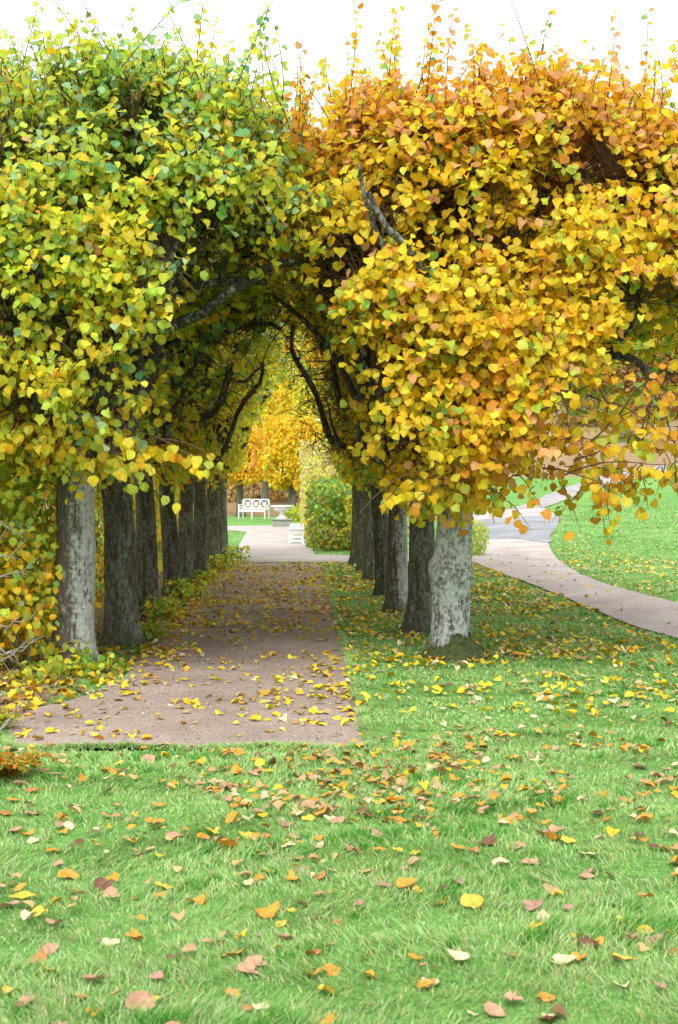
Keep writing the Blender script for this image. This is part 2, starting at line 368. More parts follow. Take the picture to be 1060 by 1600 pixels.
# ------------------------------------------------------------ grass blades
def grass():
    N0 = 430000
    # distance distribution ~ 1/Y, out to 26 m
    u = rng.uniform(0, 1, N0); Y = 3.4*(50/3.4)**u; X = (rng.uniform(-.30, .36, N0))*Y
    jj = rng.normal(0, .022, (2, N0)); keep = ~onpath(X+jj[0]+.02*np.sin(Y*9), Y+jj[1]+.03*np.sin(X*5)+.02*np.sin(X*13))
    left = (X < -1.55) & (Y > 9.3)
    keep &= ~(left & (rng.uniform(size=N0) < .8))
    # thin, worn turf where the lawn meets the trees
    X, Y = X[keep], Y[keep]; n1 = len(X)
    # fringe of longer blades hanging over the edges of the gravel alley
    E = [(p.x, p.y) for p in ALLEY]; ex, ey = [], []
    for (ax, ay), (bx_, by_) in zip(E, E[1:]+E[:1]):
        if (ay < 8.95 or (ax > .2 and ay < 29)) and (by_ < 8.95 or bx_ > .2):
            k_ = int(math.hypot(bx_-ax, by_-ay)*(1500 if ay < 12 else 500)); t_ = rng.uniform(size=k_)
            ex.append(ax+(bx_-ax)*t_+rng.normal(0, .016, k_)); ey.append(ay+(by_-ay)*t_+rng.normal(-.004, .022, k_))
    X = np.concatenate([X]+ex); Y = np.concatenate([Y]+ey); n = len(X)
    p2 = np.stack([X, Y, X*0], -1)
    tuft = noise3(p2, 2.6, 3)+.6*noise3(p2, 7, 4)
    tuft2 = noise3(p2, 16, 12)
    L = np.clip(.027+.010*tuft+.008*tuft2+rng.normal(0, .008, n), .010, .08)*np.interp(Y, [3, 6, 10, 30], [1.1, 1.0, .8, 1.1])
    L[n1:] = rng.uniform(.02, .05, n-n1)
    tall = (X < -.22*Y+.1)&(Y>5.4)&(Y<6.8)           # rank tussocks at the left
    L = np.where(tall, L*1.55, L)
    wd = .0020*np.clip(Y/4, 1, 13)*rng.uniform(.7, 1.3, n)
    an = rng.uniform(0, 2*math.pi, n)
    comb = np.stack([np.sin(noise3(p2, 1.8, 5)*2.), np.cos(noise3(p2, 1.8, 6)*2.), np.zeros(n)], -1)
    lean = comb*.55+rng.normal(0, .55, (n, 3)); lean[:, 2] = 0
    side = np.stack([np.cos(an), np.sin(an), np.zeros(n)], -1)
    base = np.stack([X, Y, H(X, Y)-.003], -1)
    up = np.array([0, 0, 1.])
    mid = base+up*L[:, None]*.55+lean*L[:, None]*.35
    tip = base+up*L[:, None]*.88+lean*L[:, None]*1.0
    V = np.stack([base-side*wd[:, None], base+side*wd[:, None], mid+side*wd[:, None]*.8, mid-side*wd[:, None]*.8, tip], 1).reshape(-1, 3)
    b = np.arange(n)[:, None]*5
    c1 = np.array([.21, .40, .09]); c2 = np.array([.34, .53, .16]); c3 = np.array([.55, .52, .24]); c4 = np.array([.09, .28, .035]); c5 = np.array([.43, .59, .28])
    t = np.clip(.5+.3*noise3(p2, 1.2, 8)+rng.normal(0, .3, n), 0, 1)[:, None]
    c = c1*(1-t)+c2*t
    r = rng.uniform(size=n); th_ = noise3(p2, 3.1, 44)
    c[r < .07+.14*np.clip(th_, 0, 1)] = c3; c[(r > .5) & (r < .5+.10*np.clip(-th_, 0, 1))] = (.42, .33, .17); c[r > .84] = c5
    dk = (r > .25) & (tuft+.6*tuft2 > 1.2); c[dk] = c4*1.1
    c *= rng.uniform(.85, 1.15, (n, 1))
    o = mesh_np('grass', V, [b+np.array([[0, 1, 2, 3]]), b+np.array([[3, 2, 4]])], M['grassblade'], None, np.repeat(c, 5, 0), smooth=False)
    tag(o, 'short pale green lawn grass', 'grass', kind='stuff')
grass()

# ------------------------------------------------------------ lime trees
PAL = dict(
    yellow=(.85, .67, .035), gold=(.88, .55, .02), lemon=(.78, .74, .06), lime=(.56, .70, .08), green=(.25, .49, .09),
    blue=(.18, .44, .20), mint=(.42, .62, .30), orange=(.82, .36, .03), pink=(.88, .47, .19), rust=(.52, .2, .03), tan=(.62, .42, .2), olive=(.30, .32, .03), cream=(.82, .7, .4), brown=(.24, .13, .06))
def pick(n, w, g):
    k = list(w); p = np.array([w[a] for a in k], float); p /= p.sum(); idx = g.choice(len(k), n, p=p)
    return np.array([PAL[a] for a in k])[idx]
def blend_cols(P, g, funcs):
    """funcs: list of (weight array, palette dict); colours drawn shoot-wise by the caller"""
    n = len(P); W_ = np.stack([w for w, _ in funcs], 1); W_ = W_/W_.sum(1)[:, None]
    cum = W_.cumsum(1); u = g.uniform(size=(n, 1)); ch = (u > cum).sum(1).clip(0, len(funcs)-1)
    out = np.zeros((n, 3))
    for i, (_, d) in enumerate(funcs):
        m = ch == i
        if m.any(): out[m] = pick(m.sum(), d, g)
    return out*g.uniform(.86, 1.12, (n, 1))*(1+g.normal(0, .04, (n, 3)))
def col_left(P, g):
    z = P[:, 2]; x = P[:, 0]; nz = noise3(P, 1.1, 21)
    gr = np.clip(.42*(z-2.6)/2+.38*(x+2.2)/1.6+.35*nz, .03, 1.1)*np.interp(P[:, 1], [11, 15, 20], [1, .8, .45])
    top = np.clip((z-4.5)/.5, 0, 1)*.7
    low = np.clip((2.5-z)/1., 0, 1)
    return blend_cols(P, g, [(gr*1.1+.06, dict(green=2.6, blue=1.1, mint=3.6, lime=5, lemon=2)), (top, dict(green=1, mint=2, lime=2.5, lemon=1)),
        (.75-.3*gr.clip(0, 1)+low*.5, dict(yellow=4.2, lemon=4.2, lime=4, gold=.3)), (low*.5, dict(gold=3, yellow=5, orange=.5)), (np.full(len(z), .02), dict(orange=1, pink=1))])
def col_right(P, g):
    z = P[:, 2]; x = P[:, 0]; nz = noise3(P, 1.3, 22)
    top = np.clip((z-4.25)/.6+.2*nz, 0, 1)*1.3
    edge = np.clip((x-1.1)/.9, 0, 1)*np.clip((2.75-z)/.9, 0, 1)*1.3
    inner = np.clip((.9-x)/.7, 0, 1)*np.clip((3.9-z)/1, 0, 1)
    far = np.interp(P[:, 1], [13.5, 17], [0, 1.2])*np.clip((4.2-z), 0, 1)
    return blend_cols(P, g, [(top, dict(orange=3, pink=4.4, gold=3.4)), (edge, dict(orange=3.6, gold=4, pink=1.4, rust=.2, lime=.5)),
        (inner*.7+.12, dict(yellow=3, lime=3, lemon=1.4, green=.8)), (far, dict(yellow=2.4, lime=3, olive=2, gold=.8, green=1.2)),
        (np.full(len(z), .85), dict(gold=5.5, yellow=6.5, orange=.7, pink=1.1, lemon=1.2)), (np.clip(.5*nz-.25, 0, .3), dict(lime=2, green=1, mint=.4))])
def vault(x, y=13.):                               # underside of the canopy over the alley
    return np.interp(y, [13, 18, 28], [0, .38, .95])*np.exp(-((np.asarray(x)+.2)/.75)**2)+np.interp(x, [-1.75, -1.45, -1.28, -1.1, -.72, -.2, .15, .34, .5, .75, 1.05], [1.5, 2.1, 2.7, 3.1, 3.42, 3.6, 3.45, 3.05, 2.5, 1.85, 1.5])
def lime_tree(side, i, x0, y0, nshoot, rad, bark, label, tpl='heart', lean=(0, 0), leafs=.122, front=False):
    g = np.random.default_rng(100+i+(50 if side > 0 else 0))
    root = empty('lime_tree', (x0, y0, float(H(x0, y0))), label, 'tree', 'two rows of clipped lime trees along the alley')
    # crown box (world coordinates)
    if side > 0: cx, rx = 1.92, 2.25
    else: cx, rx = -2.05, 2.02
    zc, rz = 3.36, 1.60
    if side > 0 and front: zc, rz = 3.29, 1.74
    ry = 1.45 if front else 1.55
    c = np.array([cx, y0+(.1 if front else 0), zc]); r = np.array([rx, ry, rz])
    def rr(P): q = (np.abs((P-c)/r)**4); return q.sum(-1)**(1/4)
    def outd(P):
        q = (P-c)/r; d = np.sign(q)*np.abs(q)**2.2/r; return d/(np.linalg.norm(d, axis=-1)[..., None]+1e-6)
    # ---- trunk
    k = 56 if i < 3 else 28; m = 80 if i < 3 else 36; Ht = 2.25
    zz = np.linspace(-.08, Ht, m); th = np.arange(k)/k*2*math.pi
    TH, ZZ_ = np.meshgrid(th, zz)
    flare = 1+(.16 if side > 0 and i == 0 else .42)*np.exp(-np.clip(ZZ_, 0, 9)/.13)*(1+.35*np.sin(TH*5+i))+.10*np.exp(-np.clip(ZZ_, 0, 9)/.6)
    base = rad*(1.02-(.055 if i == 0 else .10)*ZZ_)*flare
    ph = g.uniform(0, 6.28, 8)
    lump = .045*np.sin(2*TH+ph[0]+ZZ_*1.1)+.035*np.sin(3*TH+ph[1]-ZZ_*2.2)+.025*np.sin(ZZ_*7+ph[2]+TH)
    fur = .022*np.sin(TH*17+2.2*np.sin(ZZ_*3+ph[3])+ph[4])*np.sin(ZZ_*9+TH*3+ph[5])+.014*g.normal(size=TH.shape)
    knot = np.zeros_like(TH)
    ks = [(g.uniform(0, 6.28), g.uniform(.3, 2), g.uniform(.1, .2)) for _ in range(3)]
    if side > 0 and i == 0: ks = [(R(236), .80, .30), (R(318), .72, .36), (R(186), .86, .34), (R(255), 1.25, .2), (R(280), 1.55, .15)]
    for a, z0, s in ks:
        d = np.angle(np.exp(1j*(TH-a))); q = (d/.30)**2+((ZZ_-z0)/.075)**2
        knot += s*np.exp(-q)-s*.75*np.exp(-q*7)
    if side > 0 and i == 0: knot += .10*np.exp(-((ZZ_-.80)/.2)**2)
    RR = base*(1+lump+fur+knot)
    lx, ly = lean
    Px = RR*np.cos(TH)+lx*ZZ_+.03*np.sin(ZZ_*1.6+ph[6]); Py = RR*np.sin(TH)+ly*ZZ_+.02*np.sin(ZZ_*1.9+ph[7])
    V = np.stack([Px, Py, ZZ_], -1).reshape(-1, 3)
    a = np.arange(m-1)[:, None]*k; b = np.arange(k)[None]; b2 = (b+1) % k
    F = np.stack([a+b, a+b2, a+k+b2, a+k+b], -1).reshape(-1, 4)
    mesh_np('trunk', V, [F], bark, root)
    top = np.array([x0+lx*Ht, y0+ly*Ht, Ht-.1])
    # ---- limbs
    nodes = []; bow = []
    nl = 10 if front else 8
    angs = [math.pi if side > 0 else 0] + [2*math.pi*q/(nl-1)+g.uniform(-.3, .3)+.5 for q in range(nl-1)]
    for li, an in enumerate(angs):
        T = Tubes()
        stack = [(top+np.array([0, 0, -.28*g.uniform(0, 1)]), np.array([math.cos(an)*.75, math.sin(an)*.75, .8]), rad*g.uniform(.50, .68), 9, 0)]
        while stack:
            p, d, r0, ns, depth = stack.pop(); pts = [p]; rs = [r0]
            for s in range(ns):
                d = d/np.linalg.norm(d)
                d = d+g.normal(0, .34, 3)+np.array([0, 0, .10])
                q = p+d/np.linalg.norm(d)*.26
                if rr(q) > .86: d = d-outd(q)*1.2
                if q[2] < vault(q[0], q[1])+.22 and abs(q[0]+.3) < 1.3: d = d+np.array([0, 0, 1.1])+np.array([.3*side, 0, 0])
                d /= np.linalg.norm(d); p = p+d*.26; r0 = max(r0*g.uniform(.84, .94), .012)
                pts.append(p); rs.append(r0*g.uniform(.92, 1.22)); nodes.append(p)
                if depth < 2 and s > 0 and g.uniform() < (.5 if depth == 0 else .32):
                    dd = d+g.normal(0, .8, 3)+np.array([0, 0, .25]); stack.append((p, dd, r0*.72, max(3, ns-s-1), depth+1))
            # refine
            pts = np.array(pts); t = np.arange(len(pts)); tt = np.linspace(0, len(pts)-1, len(pts)*3)
            PP = np.stack([np.interp(tt, t, pts[:, a_]) for a_ in range(3)], 1)
            PP[1:-1] = (PP[:-2]+PP[1:-1]*2+PP[2:])/4; PP[1:-1] += g.normal(0, .006, (len(PP)-2, 3))
            T.add(PP-np.array(root.location), np.interp(tt, t, rs), 8 if i < 3 else 5, .09, int(g.integers(1e6)))
        T.build('branch', M['limb'], root)
    for q_ in range(3 if i < 2 else 2 if i < 5 else 1):             # long limbs bowed over the walk
        T = Tubes(); n_ = 22; t = np.linspace(0, 1, n_)
        xe = (-.15+side*g.uniform(-.25, .75)) ; X_ = top[0]+(xe-top[0])*t
        yo = g.uniform(-.75, .75); zs = top[2]-g.uniform(.0, .35)
        zc_ = vault(X_, y0)+g.uniform(-.12, .40)
        Z_ = np.maximum(np.where(t < .3, zs+(zc_-zs)*(t/.3)**.8, zc_), zs+t*.5)
        wob = np.cumsum(g.normal(0, .075, (n_, 3)), 0); wob -= wob*(1-t)[:, None]**3
        PP = np.stack([X_, top[1]+yo*t**.8, Z_], -1)+wob*np.minimum(t*3, 1)[:, None]
        PP[1:-1] = (PP[:-2]+PP[1:-1]*2+PP[2:])/4
        r0_ = rad*g.uniform(.34, .5); T.add(PP-np.array(root.location), r0_*(1-.72*t)+.004, 7, .1, int(g.integers(1e6)))
        for z_ in range(4):                          # side shoots
            k_ = int(g.integers(6, n_-2)); dd = np.array([-side*.2, g.normal(0, .5), g.uniform(.1, .9)]); L_ = g.uniform(.3, .7); tt = np.linspace(0, 1, 7)[:, None]
            T.add(PP[k_]+dd*L_*tt+np.cumsum(g.normal(0, .022, (7, 3)), 0)*(tt > 0)-np.array(root.location), r0_*(.42-.33*tt[:, 0]), 5, .1, z_)
        nodes += list(PP[6:]); bow += list(PP[4:])
        if not (side > 0 and i >= 3) or q_ == 1: T.build('branch', M['limb'], root)
    if side > 0 and i == 0:                          # lichened limbs that show on the outside of the crown
        tp = np.array([x0, y0, 2.2])
        for pp, r_ in [([(575, 300), (600, 350), (630, 378), (655, 410), (682, 452), (705, 520)], .034), ([(560, 255), (570, 308), (590, 368), (640, 470)], .020), ([(905, 590), (850, 640), (775, 655), (738, 692)], .024)]:
            P_ = np.array([np.array(at(a_, b_, 11.50+.08*k_)) for k_, (a_, b_) in enumerate(pp)]+[tp+np.array([0, -.15, .5])]); tt = np.linspace(0, len(P_)-1, 26)
            PP = np.stack([np.interp(tt, np.arange(len(P_)), P_[:, a_]) for a_ in range(3)], 1); PP[1:-1] = (PP[:-2]+PP[1:-1]*2+PP[2:])/4+g.normal(0, .008, (24, 3))
            T = Tubes(); T.add(PP-np.array(root.location), np.linspace(r_*.7, r_*1.5, 26), 9, .1, 3); T.build('branch', M['limb_grey'], root)
    nodes = np.array(nodes)
    # ---- shoots with leaves
    S0 = []; 
    cand = c+(g.uniform(-1.05, 1.05, (nshoot*14, 3)))*r
    q = rr(cand)+.10*noise3(cand, 2.2, 31+i)+.10*np.abs(noise3(cand, 4.5, 35+i))*(cand[:, 2] > zc+.6)+.17*np.exp(-((cand[:, 0]+.02)/.38)**2)*np.clip((cand[:, 2]-zc-.5)/.8, 0, 1)
    ok = (q < 1.0) & (cand[:, 2] > vault(cand[:, 0], cand[:, 1])+.22*noise3(cand, 2.4, 5)) 
    ok |= (q < 1.0) & (np.abs(cand[:, 0]+.3) > 1.35) & (cand[:, 2] > 1.6)
    ok &= ~((cand[:, 2] < 2.25) & (side < 0) & (g.uniform(size=len(cand)) < .7))
    dens = np.where(q > .86, 1., .05)*np.where((noise3(cand, 3.4, 61+i) < -.33), .03, 1.)
    dens = np.where((cand[:, 2] < vault(cand[:, 0], cand[:, 1])+.4) & (np.abs(cand[:, 0]+.3) < 1.5), .10 if i == 0 else .22, dens)
    if not front: dens = dens*np.where((cand[:, 2] < 2.2), .12, 1)
    if side > 0: ok &= ~(((cand[:, 0] > 2.05+(cand[:, 2]-1.9)*.5) & (cand[:, 2] < 3.3) | (cand[:, 2] < 1.62+.3*(cand[:, 0]-1.4)))) | (g.uniform(size=len(cand)) < .05)
    ok &= g.uniform(size=len(cand)) < dens
    cand = cand[ok][:nshoot]
    O = outd(cand)
    d = O*.75+np.array([0, 0, .35])+g.normal(0, .5, cand.shape); d /= np.linalg.norm(d, axis=1)[:, None]
    L = g.uniform(.18, .40, len(cand)); kind = np.zeros(len(cand))
    if i > 0:                                        # foliage hanging among the bowed limbs
        bw = np.array(bow); nb_ = 430 if i < 4 else 300; hb = bw[g.integers(0, len(bw), nb_)]+g.normal(0, 1, (nb_, 3))*[.10, .35, .12]
        hd = np.stack([g.normal(0, .5, nb_), g.normal(0, .5, nb_), -.2+g.normal(0, .4, nb_)], -1); hd /= np.linalg.norm(hd, axis=1)[:, None]
        cand = np.concatenate([cand, hb]); d = np.concatenate([d, hd]); O = np.concatenate([O, np.tile([0, -.9, -.1], (nb_, 1))]); L = np.concatenate([L, g.uniform(.12, .26, nb_)]); kind = np.zeros(len(cand))
    # upright whips on the clipped top
    nw = 420 if front else (90 if i < 4 else 50)
    wp = np.stack([c[0]+g.uniform(-.98, .98, nw)*rx, c[1]+g.uniform(-1, 1, nw)*ry, np.full(nw, zc+rz*.86)+g.normal(0, .06, nw)], -1)
    wp[:, 2] -= .22*np.exp(-((wp[:, 0]+.02)/.38)**2)
    wd = np.stack([g.normal(0, .24, nw), g.normal(0, .2, nw), np.ones(nw)], -1)
    wl = np.clip(g.gamma(2.8, .14, nw), .15, .9)
    cand = np.concatenate([cand, wp]); d = np.concatenate([d, wd]); L = np.concatenate([L, wl]); kind = np.concatenate([kind, np.ones(nw)])
    tw = Tubes(); LP, LA, LN, LS, SID = [], [], [], [], []
    extra = []
    def px_shoot(a, b, Y, Y2=None): extra.append((np.array(at(a[0], a[1], Y)), np.array(at(b[0], b[1], Y2 or Y))))
    if side > 0 and i == 0:
        for a, b in [((905, 705), (1085, 600)), ((900, 720), (1070, 668)), ((880, 740), (1075, 735)), ((850, 730), (1010, 800)), ((930, 735), (960, 835)), ((880, 760), (905, 835)), ((800, 740), (850, 800)),
                     ((820, 700), (980, 690)), ((960, 660), (1060, 560)), ((690, 750), (590, 790)), ((700, 760), (640, 800)), ((700, 720), (560, 800)), ((920, 620), (1050, 690)), ((780, 700), (700, 790)), ((760, 760), (830, 830))]:
            px_shoot(a, b, 11.9, 11.5)
    if side < 0 and i == 0:
        for a, b in [((150, 660), (330, 735)), ((140, 690), (270, 785)), ((180, 670), (240, 745)), ((120, 650), (60, 700)), ((160, 640), (210, 700)), ((90, 680), (150, 740)), ((150, 700), (215, 760)), ((200, 690), (345, 720)), ((60, 640), (10, 700))]:
            px_shoot(a, b, 11.7, 11.2)
    for a, b in extra:
        t = np.linspace(0, 1, 7)[:, None]; P = a+(b-a)*t+np.array([0, 0, 1])*(.08*np.sin(t*math.pi))+g.normal(0, .012, (7, 3))
        tw.add(P-np.array(root.location), np.linspace(.008, .0025, 7), 4)
        nlf = int(np.linalg.norm(b-a)/(.085 if side > 0 else .06))
        for q_ in range(nlf):
            u = .18+.85*q_/nlf; pos = a+(b-a)*u+g.normal(0, .03, 3)
            LP.append(pos); LA.append(np.array([0, -.2, -1])+g.normal(0, .4, 3)); LN.append(np.array([0, -1, .35])+g.normal(0, .35, 3)); LS.append(g.uniform(.85, 1.15)); SID.append(-1-q_//3-int(abs(a[2])*500))
    ux = np.array([0, 0, 1.])
    for s in range(len(cand)):
        p, dd, l = cand[s], d[s], L[s]; w = kind[s]
        npt = 5; t = np.linspace(0, 1, npt)[:, None]
        bend = g.normal(0, .09 if w else .05, 3)
        P = p+dd*l*t+bend*t*t+(0 if w else 1)*np.array([0, 0, -.10*l])*t*t
        if (i < 3 or s % 3 == 0):
            if not w and g.uniform() < .6:
                nn = nodes[np.argmin(((nodes-p)**2).sum(1))]
                if np.linalg.norm(nn-p) < .7: P = np.concatenate([[nn], P])
            tw.add(P-np.array(root.location), np.linspace(.0065, .0022 if not w else .0028, len(P)), 3)
        if w: n_ = max(5, int(l/.038)); us = np.linspace(.05, 1.0, n_)
        else: n_ = int(l/.048); us = np.linspace(.12, 1.05, n_)
        if w and g.uniform() < .12: us = us[:1]
        o_ = O[s] if not w else np.array([0, -.55, .5])
        az = g.uniform(0, 6.28)
        for q_, u in enumerate(us):
            az += 2.4
            lat = np.array([math.cos(az), math.sin(az), 0])*(.012 if w else .05)
            pos = p+dd*l*u+bend*u*u+lat
            LP.append(pos); SID.append(s)
            if w:
                LA.append(np.array([math.cos(az)*.9, math.sin(az)*.9, -.45])+g.normal(0, .35, 3)); LN.append(np.array([0, -.5, .7])+g.normal(0, .5, 3)); LS.append(g.uniform(.7, 1.1)*(1-.3*u))
            else:
                LA.append(np.array([0, 0, -.75])+o_*.45+lat*8+g.normal(0, .5, 3)); LN.append(o_*.75+ux*.62+g.normal(0, .42, 3)); LS.append(g.uniform(.62, 1.12))
    LP = np.array(LP); LA = np.array(LA); LN = np.array(LN); LS = np.array(LS)*leafs
    # keep the walk clear of stray leaves
    bad = (LP[:, 2] < vault(LP[:, 0], LP[:, 1])-.28) & (np.abs(LP[:, 0]+.35) < 1.15) & (LP[:, 1] > 12.5)
    if front:
        gp = noise3(LP*[1, .35, 1], 4.3, 71+side) > .92; nwh = LP[:, 2] < zc+rz*.85; bad |= gp & nwh & (g.uniform(size=len(LP)) < .93)
    SID = np.array(SID)[~bad]
    LP, LA, LN, LS = LP[~bad], LA[~bad], LN[~bad], LS[~bad]
    C = (col_left if side < 0 else col_right)(LP, g)
    _, first, inv = np.unique(SID, return_index=True, return_inverse=True)
    own = g.uniform(size=len(LP)) < .42
    C = np.where(own[:, None], C, C[first][inv]*g.uniform(.88, 1.12, (len(LP), 1)))
    loc = np.array(root.location)
    leaves('crown', LP-loc, LA, LN, LS, C, M['leaf'], root, tpl, tubes=tw)
    return root, len(LP)
def gx(px, py): p = G(px, py); return p.x, p.y
LEFT = [(122, 1044), (193, 1008), (232, 960), (269, 930), (293, 913), (313, 896), (331, 883), (347, 871)]
RIGHTT = [(708, 1028), (656, 990), (621, 956), (600, 930), (583, 908), (569, 894), (559, 883)]
words = ['nearest', 'second', 'third', 'fourth', 'fifth', 'sixth', 'seventh', 'eighth']
look = {(-1, 0): 'nearest left lime, thick grey trunk paler on its right, green and yellow crown',
        (1, 0): 'nearest right lime, pale knotty trunk with mossy foot, golden orange crown'}
tot = 0; first_right = None
for i, (px, py) in enumerate(LEFT):
    x, y = gx(px, py); w = [64, 52, 40, 33, 29, 27, 24, 22][i]
    rad = w/2/FPX*y*(.93 if i < 2 else .82)
    lab = look.get((-1, i), f'{words[i]} lime tree of the left row, dark furrowed trunk')
    o, n = lime_tree(-1, i, x, y, [7000, 3500, 2000, 1250, 950, 800, 800, 850][i], rad, M[['bark_pale_left', 'bark_mid', 'bark_mid', 'bark_dark', 'bark_mid', 'bark_dark', 'bark_mid', 'bark_mid'][i]], lab,
        'heart' if i < 3 else 'simple', lean=([-.03, -.055, -.05, -.03, -.02, -.02, .03, .02][i], 0), front=(i == 0), leafs=.076 if i < 3 else .105); tot += n
for i, (px, py) in enumerate(RIGHTT):
    x, y = gx(px, py); w = [58, 46, 36, 30, 27, 24, 22][i]
    rad = w/2/FPX*y*(.95 if i < 2 else .86)
    lab = look.get((1, i), f'{words[i]} lime tree of the right row, ' + ('brown trunk' if i == 1 else 'grey green lichened trunk' if i == 2 else 'dark furrowed trunk'))
    o, n = lime_tree(1, i, x, y, [8600, 3500, 1900, 1200, 950, 800, 850][i], rad, M[['bark_lichen', 'bark_mid', 'bark_pale_left', 'bark_dark', 'bark_mid', 'bark_mid', 'bark_mid'][i]], lab,
        'heart' if i < 3 else 'simple', lean=([-.01, .0, -.02, -.03, -.03, -.02, -.02][i], 0), front=(i == 0), leafs=.080 if i < 3 else .11); tot += n
    if i == 0: first_right = o
print('leaves', tot)
# moss skirt and roots of the first right tree
def moss_skirt(root):
    k, m = 72, 22; th = np.arange(k)/k*2*math.pi; s = np.linspace(0, 1, m); TH, SS = np.meshgrid(th, s)
    g = np.random.default_rng(5)
    lobes = 1+.22*np.sin(3*TH+.5)+.12*np.sin(5*TH+2)+.35*np.clip(np.cos(TH-R(-25)), 0, 1)**3+.22*np.clip(np.cos(TH-R(195)), 0, 1)**3
    rr_ = .160+(.20*lobes)*SS**1.6; zz = .23*(1-SS)**1.25*(1+.1*np.sin(4*TH+1))-.012
    rr_ = rr_*(1+.02*g.normal(size=TH.shape)); zz = zz+.010*g.normal(size=TH.shape)
    V = np.stack([rr_*np.cos(TH), rr_*np.sin(TH), zz], -1).reshape(-1, 3)
    a = np.arange(m-1)[:, None]*k; b = np.arange(k)[None]; b2 = (b+1) % k
    mesh_np('moss', V, [np.stack([a+k+b, a+k+b2, a+b2, a+b], -1).reshape(-1, 4)], M['moss'], root)
moss_skirt(first_right)

# ------------------------------------------------------------ generic foliage masses
def foliage(name, c, r, n, size, pal, label, cat, group=None, stems=6, seed=0, tpl='simple', p=3.0, barkm='twig', shell=.55, gap=-.6, trunk=None, ns=1.6, rz=0, low=0):
    """shrub / tree of leaves round centre c with half-sizes r; parts: foliage or crown, stem or trunk"""
    g = np.random.default_rng(seed+900); c = np.array(c, float); r = np.array(r, float)
    zb = float(H(c[0], c[1])); loc = np.array([c[0], c[1], zb])
    root = empty(name, loc, label, cat, group)
    cand = g.uniform(-1, 1, (n*6, 3))
    q = (np.abs(cand)**p).sum(1)**(1/p)+.16*noise3(cand*r, ns, seed+1)
    W0 = cand*r+c
    ok = (q < 1) & (W0[:, 2] > zb+low) & (g.uniform(size=len(q)) < np.where(q > shell, 1, .15)) & ((noise3(W0, ns*2.2, seed+2) > gap) | (g.uniform(size=len(q)) < .12))
    P = W0[ok][:n]; cc = cand[ok][:n]
    O = np.sign(cc)*np.abs(cc)**(p-1)/r; O /= np.linalg.norm(O, axis=1)[:, None]+1e-6
    A = np.array([0, 0, -.8])+O*.4+g.normal(0, .45, P.shape); Nn = O*.8+np.array([0, 0, .5])+g.normal(0, .4, P.shape)
    if callable(pal): C = pal(P, g)
    else:
        C = pick(len(P), pal, g)*g.uniform(.8, 1.15, (len(P), 1))
    part = 'crown' if trunk else 'foliage'
    leaves(part, P-loc, A, Nn, size*g.uniform(.7, 1.2, len(P)), C, M['leaf'], root, tpl)
    T = Tubes()
    if trunk:
        tr, th = trunk
        zz = np.linspace(-.1, th, 12); pts = np.stack([.06*np.sin(zz*1.1+seed), .05*np.cos(zz*1.3+seed), zz], -1)
        Tt = Tubes(); Tt.add(pts, tr*(1+.5*np.exp(-np.clip(zz, 0, 9)/.2))*(1-.25*zz/th), 14, .05, seed); Tt.build('trunk', M['bark_mid'], root)
        for k in range(stems):
            e = (g.uniform(-.8, .8, 3)*r+c)-loc; s_ = np.array([0, 0, th*g.uniform(.75, .98)]); mid = (s_+e)/2+g.normal(0, .15, 3)*r
            e[2] = max(e[2], th)
            t = np.linspace(0, 1, 8)[:, None]; PP = s_*(1-t)**2+2*mid*t*(1-t)+e*t*t; T.add(PP, np.linspace(tr*.5, tr*.1, 8), 6, .08, k)
        T.build('branches', M['limb'], root)
    else:
        for k in range(stems):
            s_ = np.array([g.uniform(-.5, .5)*r[0], g.uniform(-.5, .5)*r[1], -.03]); e = s_+np.array([g.normal(0, .3)*r[0], g.normal(0, .3)*r[1], (c[2]-zb)+g.uniform(-.2, .9)*r[2]])
            t = np.linspace(0, 1, 8)[:, None]; PP = s_+(e-s_)*t+g.normal(0, .02, (8, 3)); T.add(PP, np.linspace(.016, .005, 8), 5, .05, k)
        if stems: T.build('stems', M[barkm], root)
    return root
# hedge behind the left row, in clipped lengths
foliage('hedge', (-3.15, 22.2, 1.55), (.55, 10.3, 1.6), 15000, .095, dict(yellow=4, gold=2, lime=2, olive=3, green=1.2, rust=.3), 'tall yellowing hedge running behind the left row of tree trunks', 'hedge', stems=24, seed=1, p=6, shell=.8, gap=-.9)
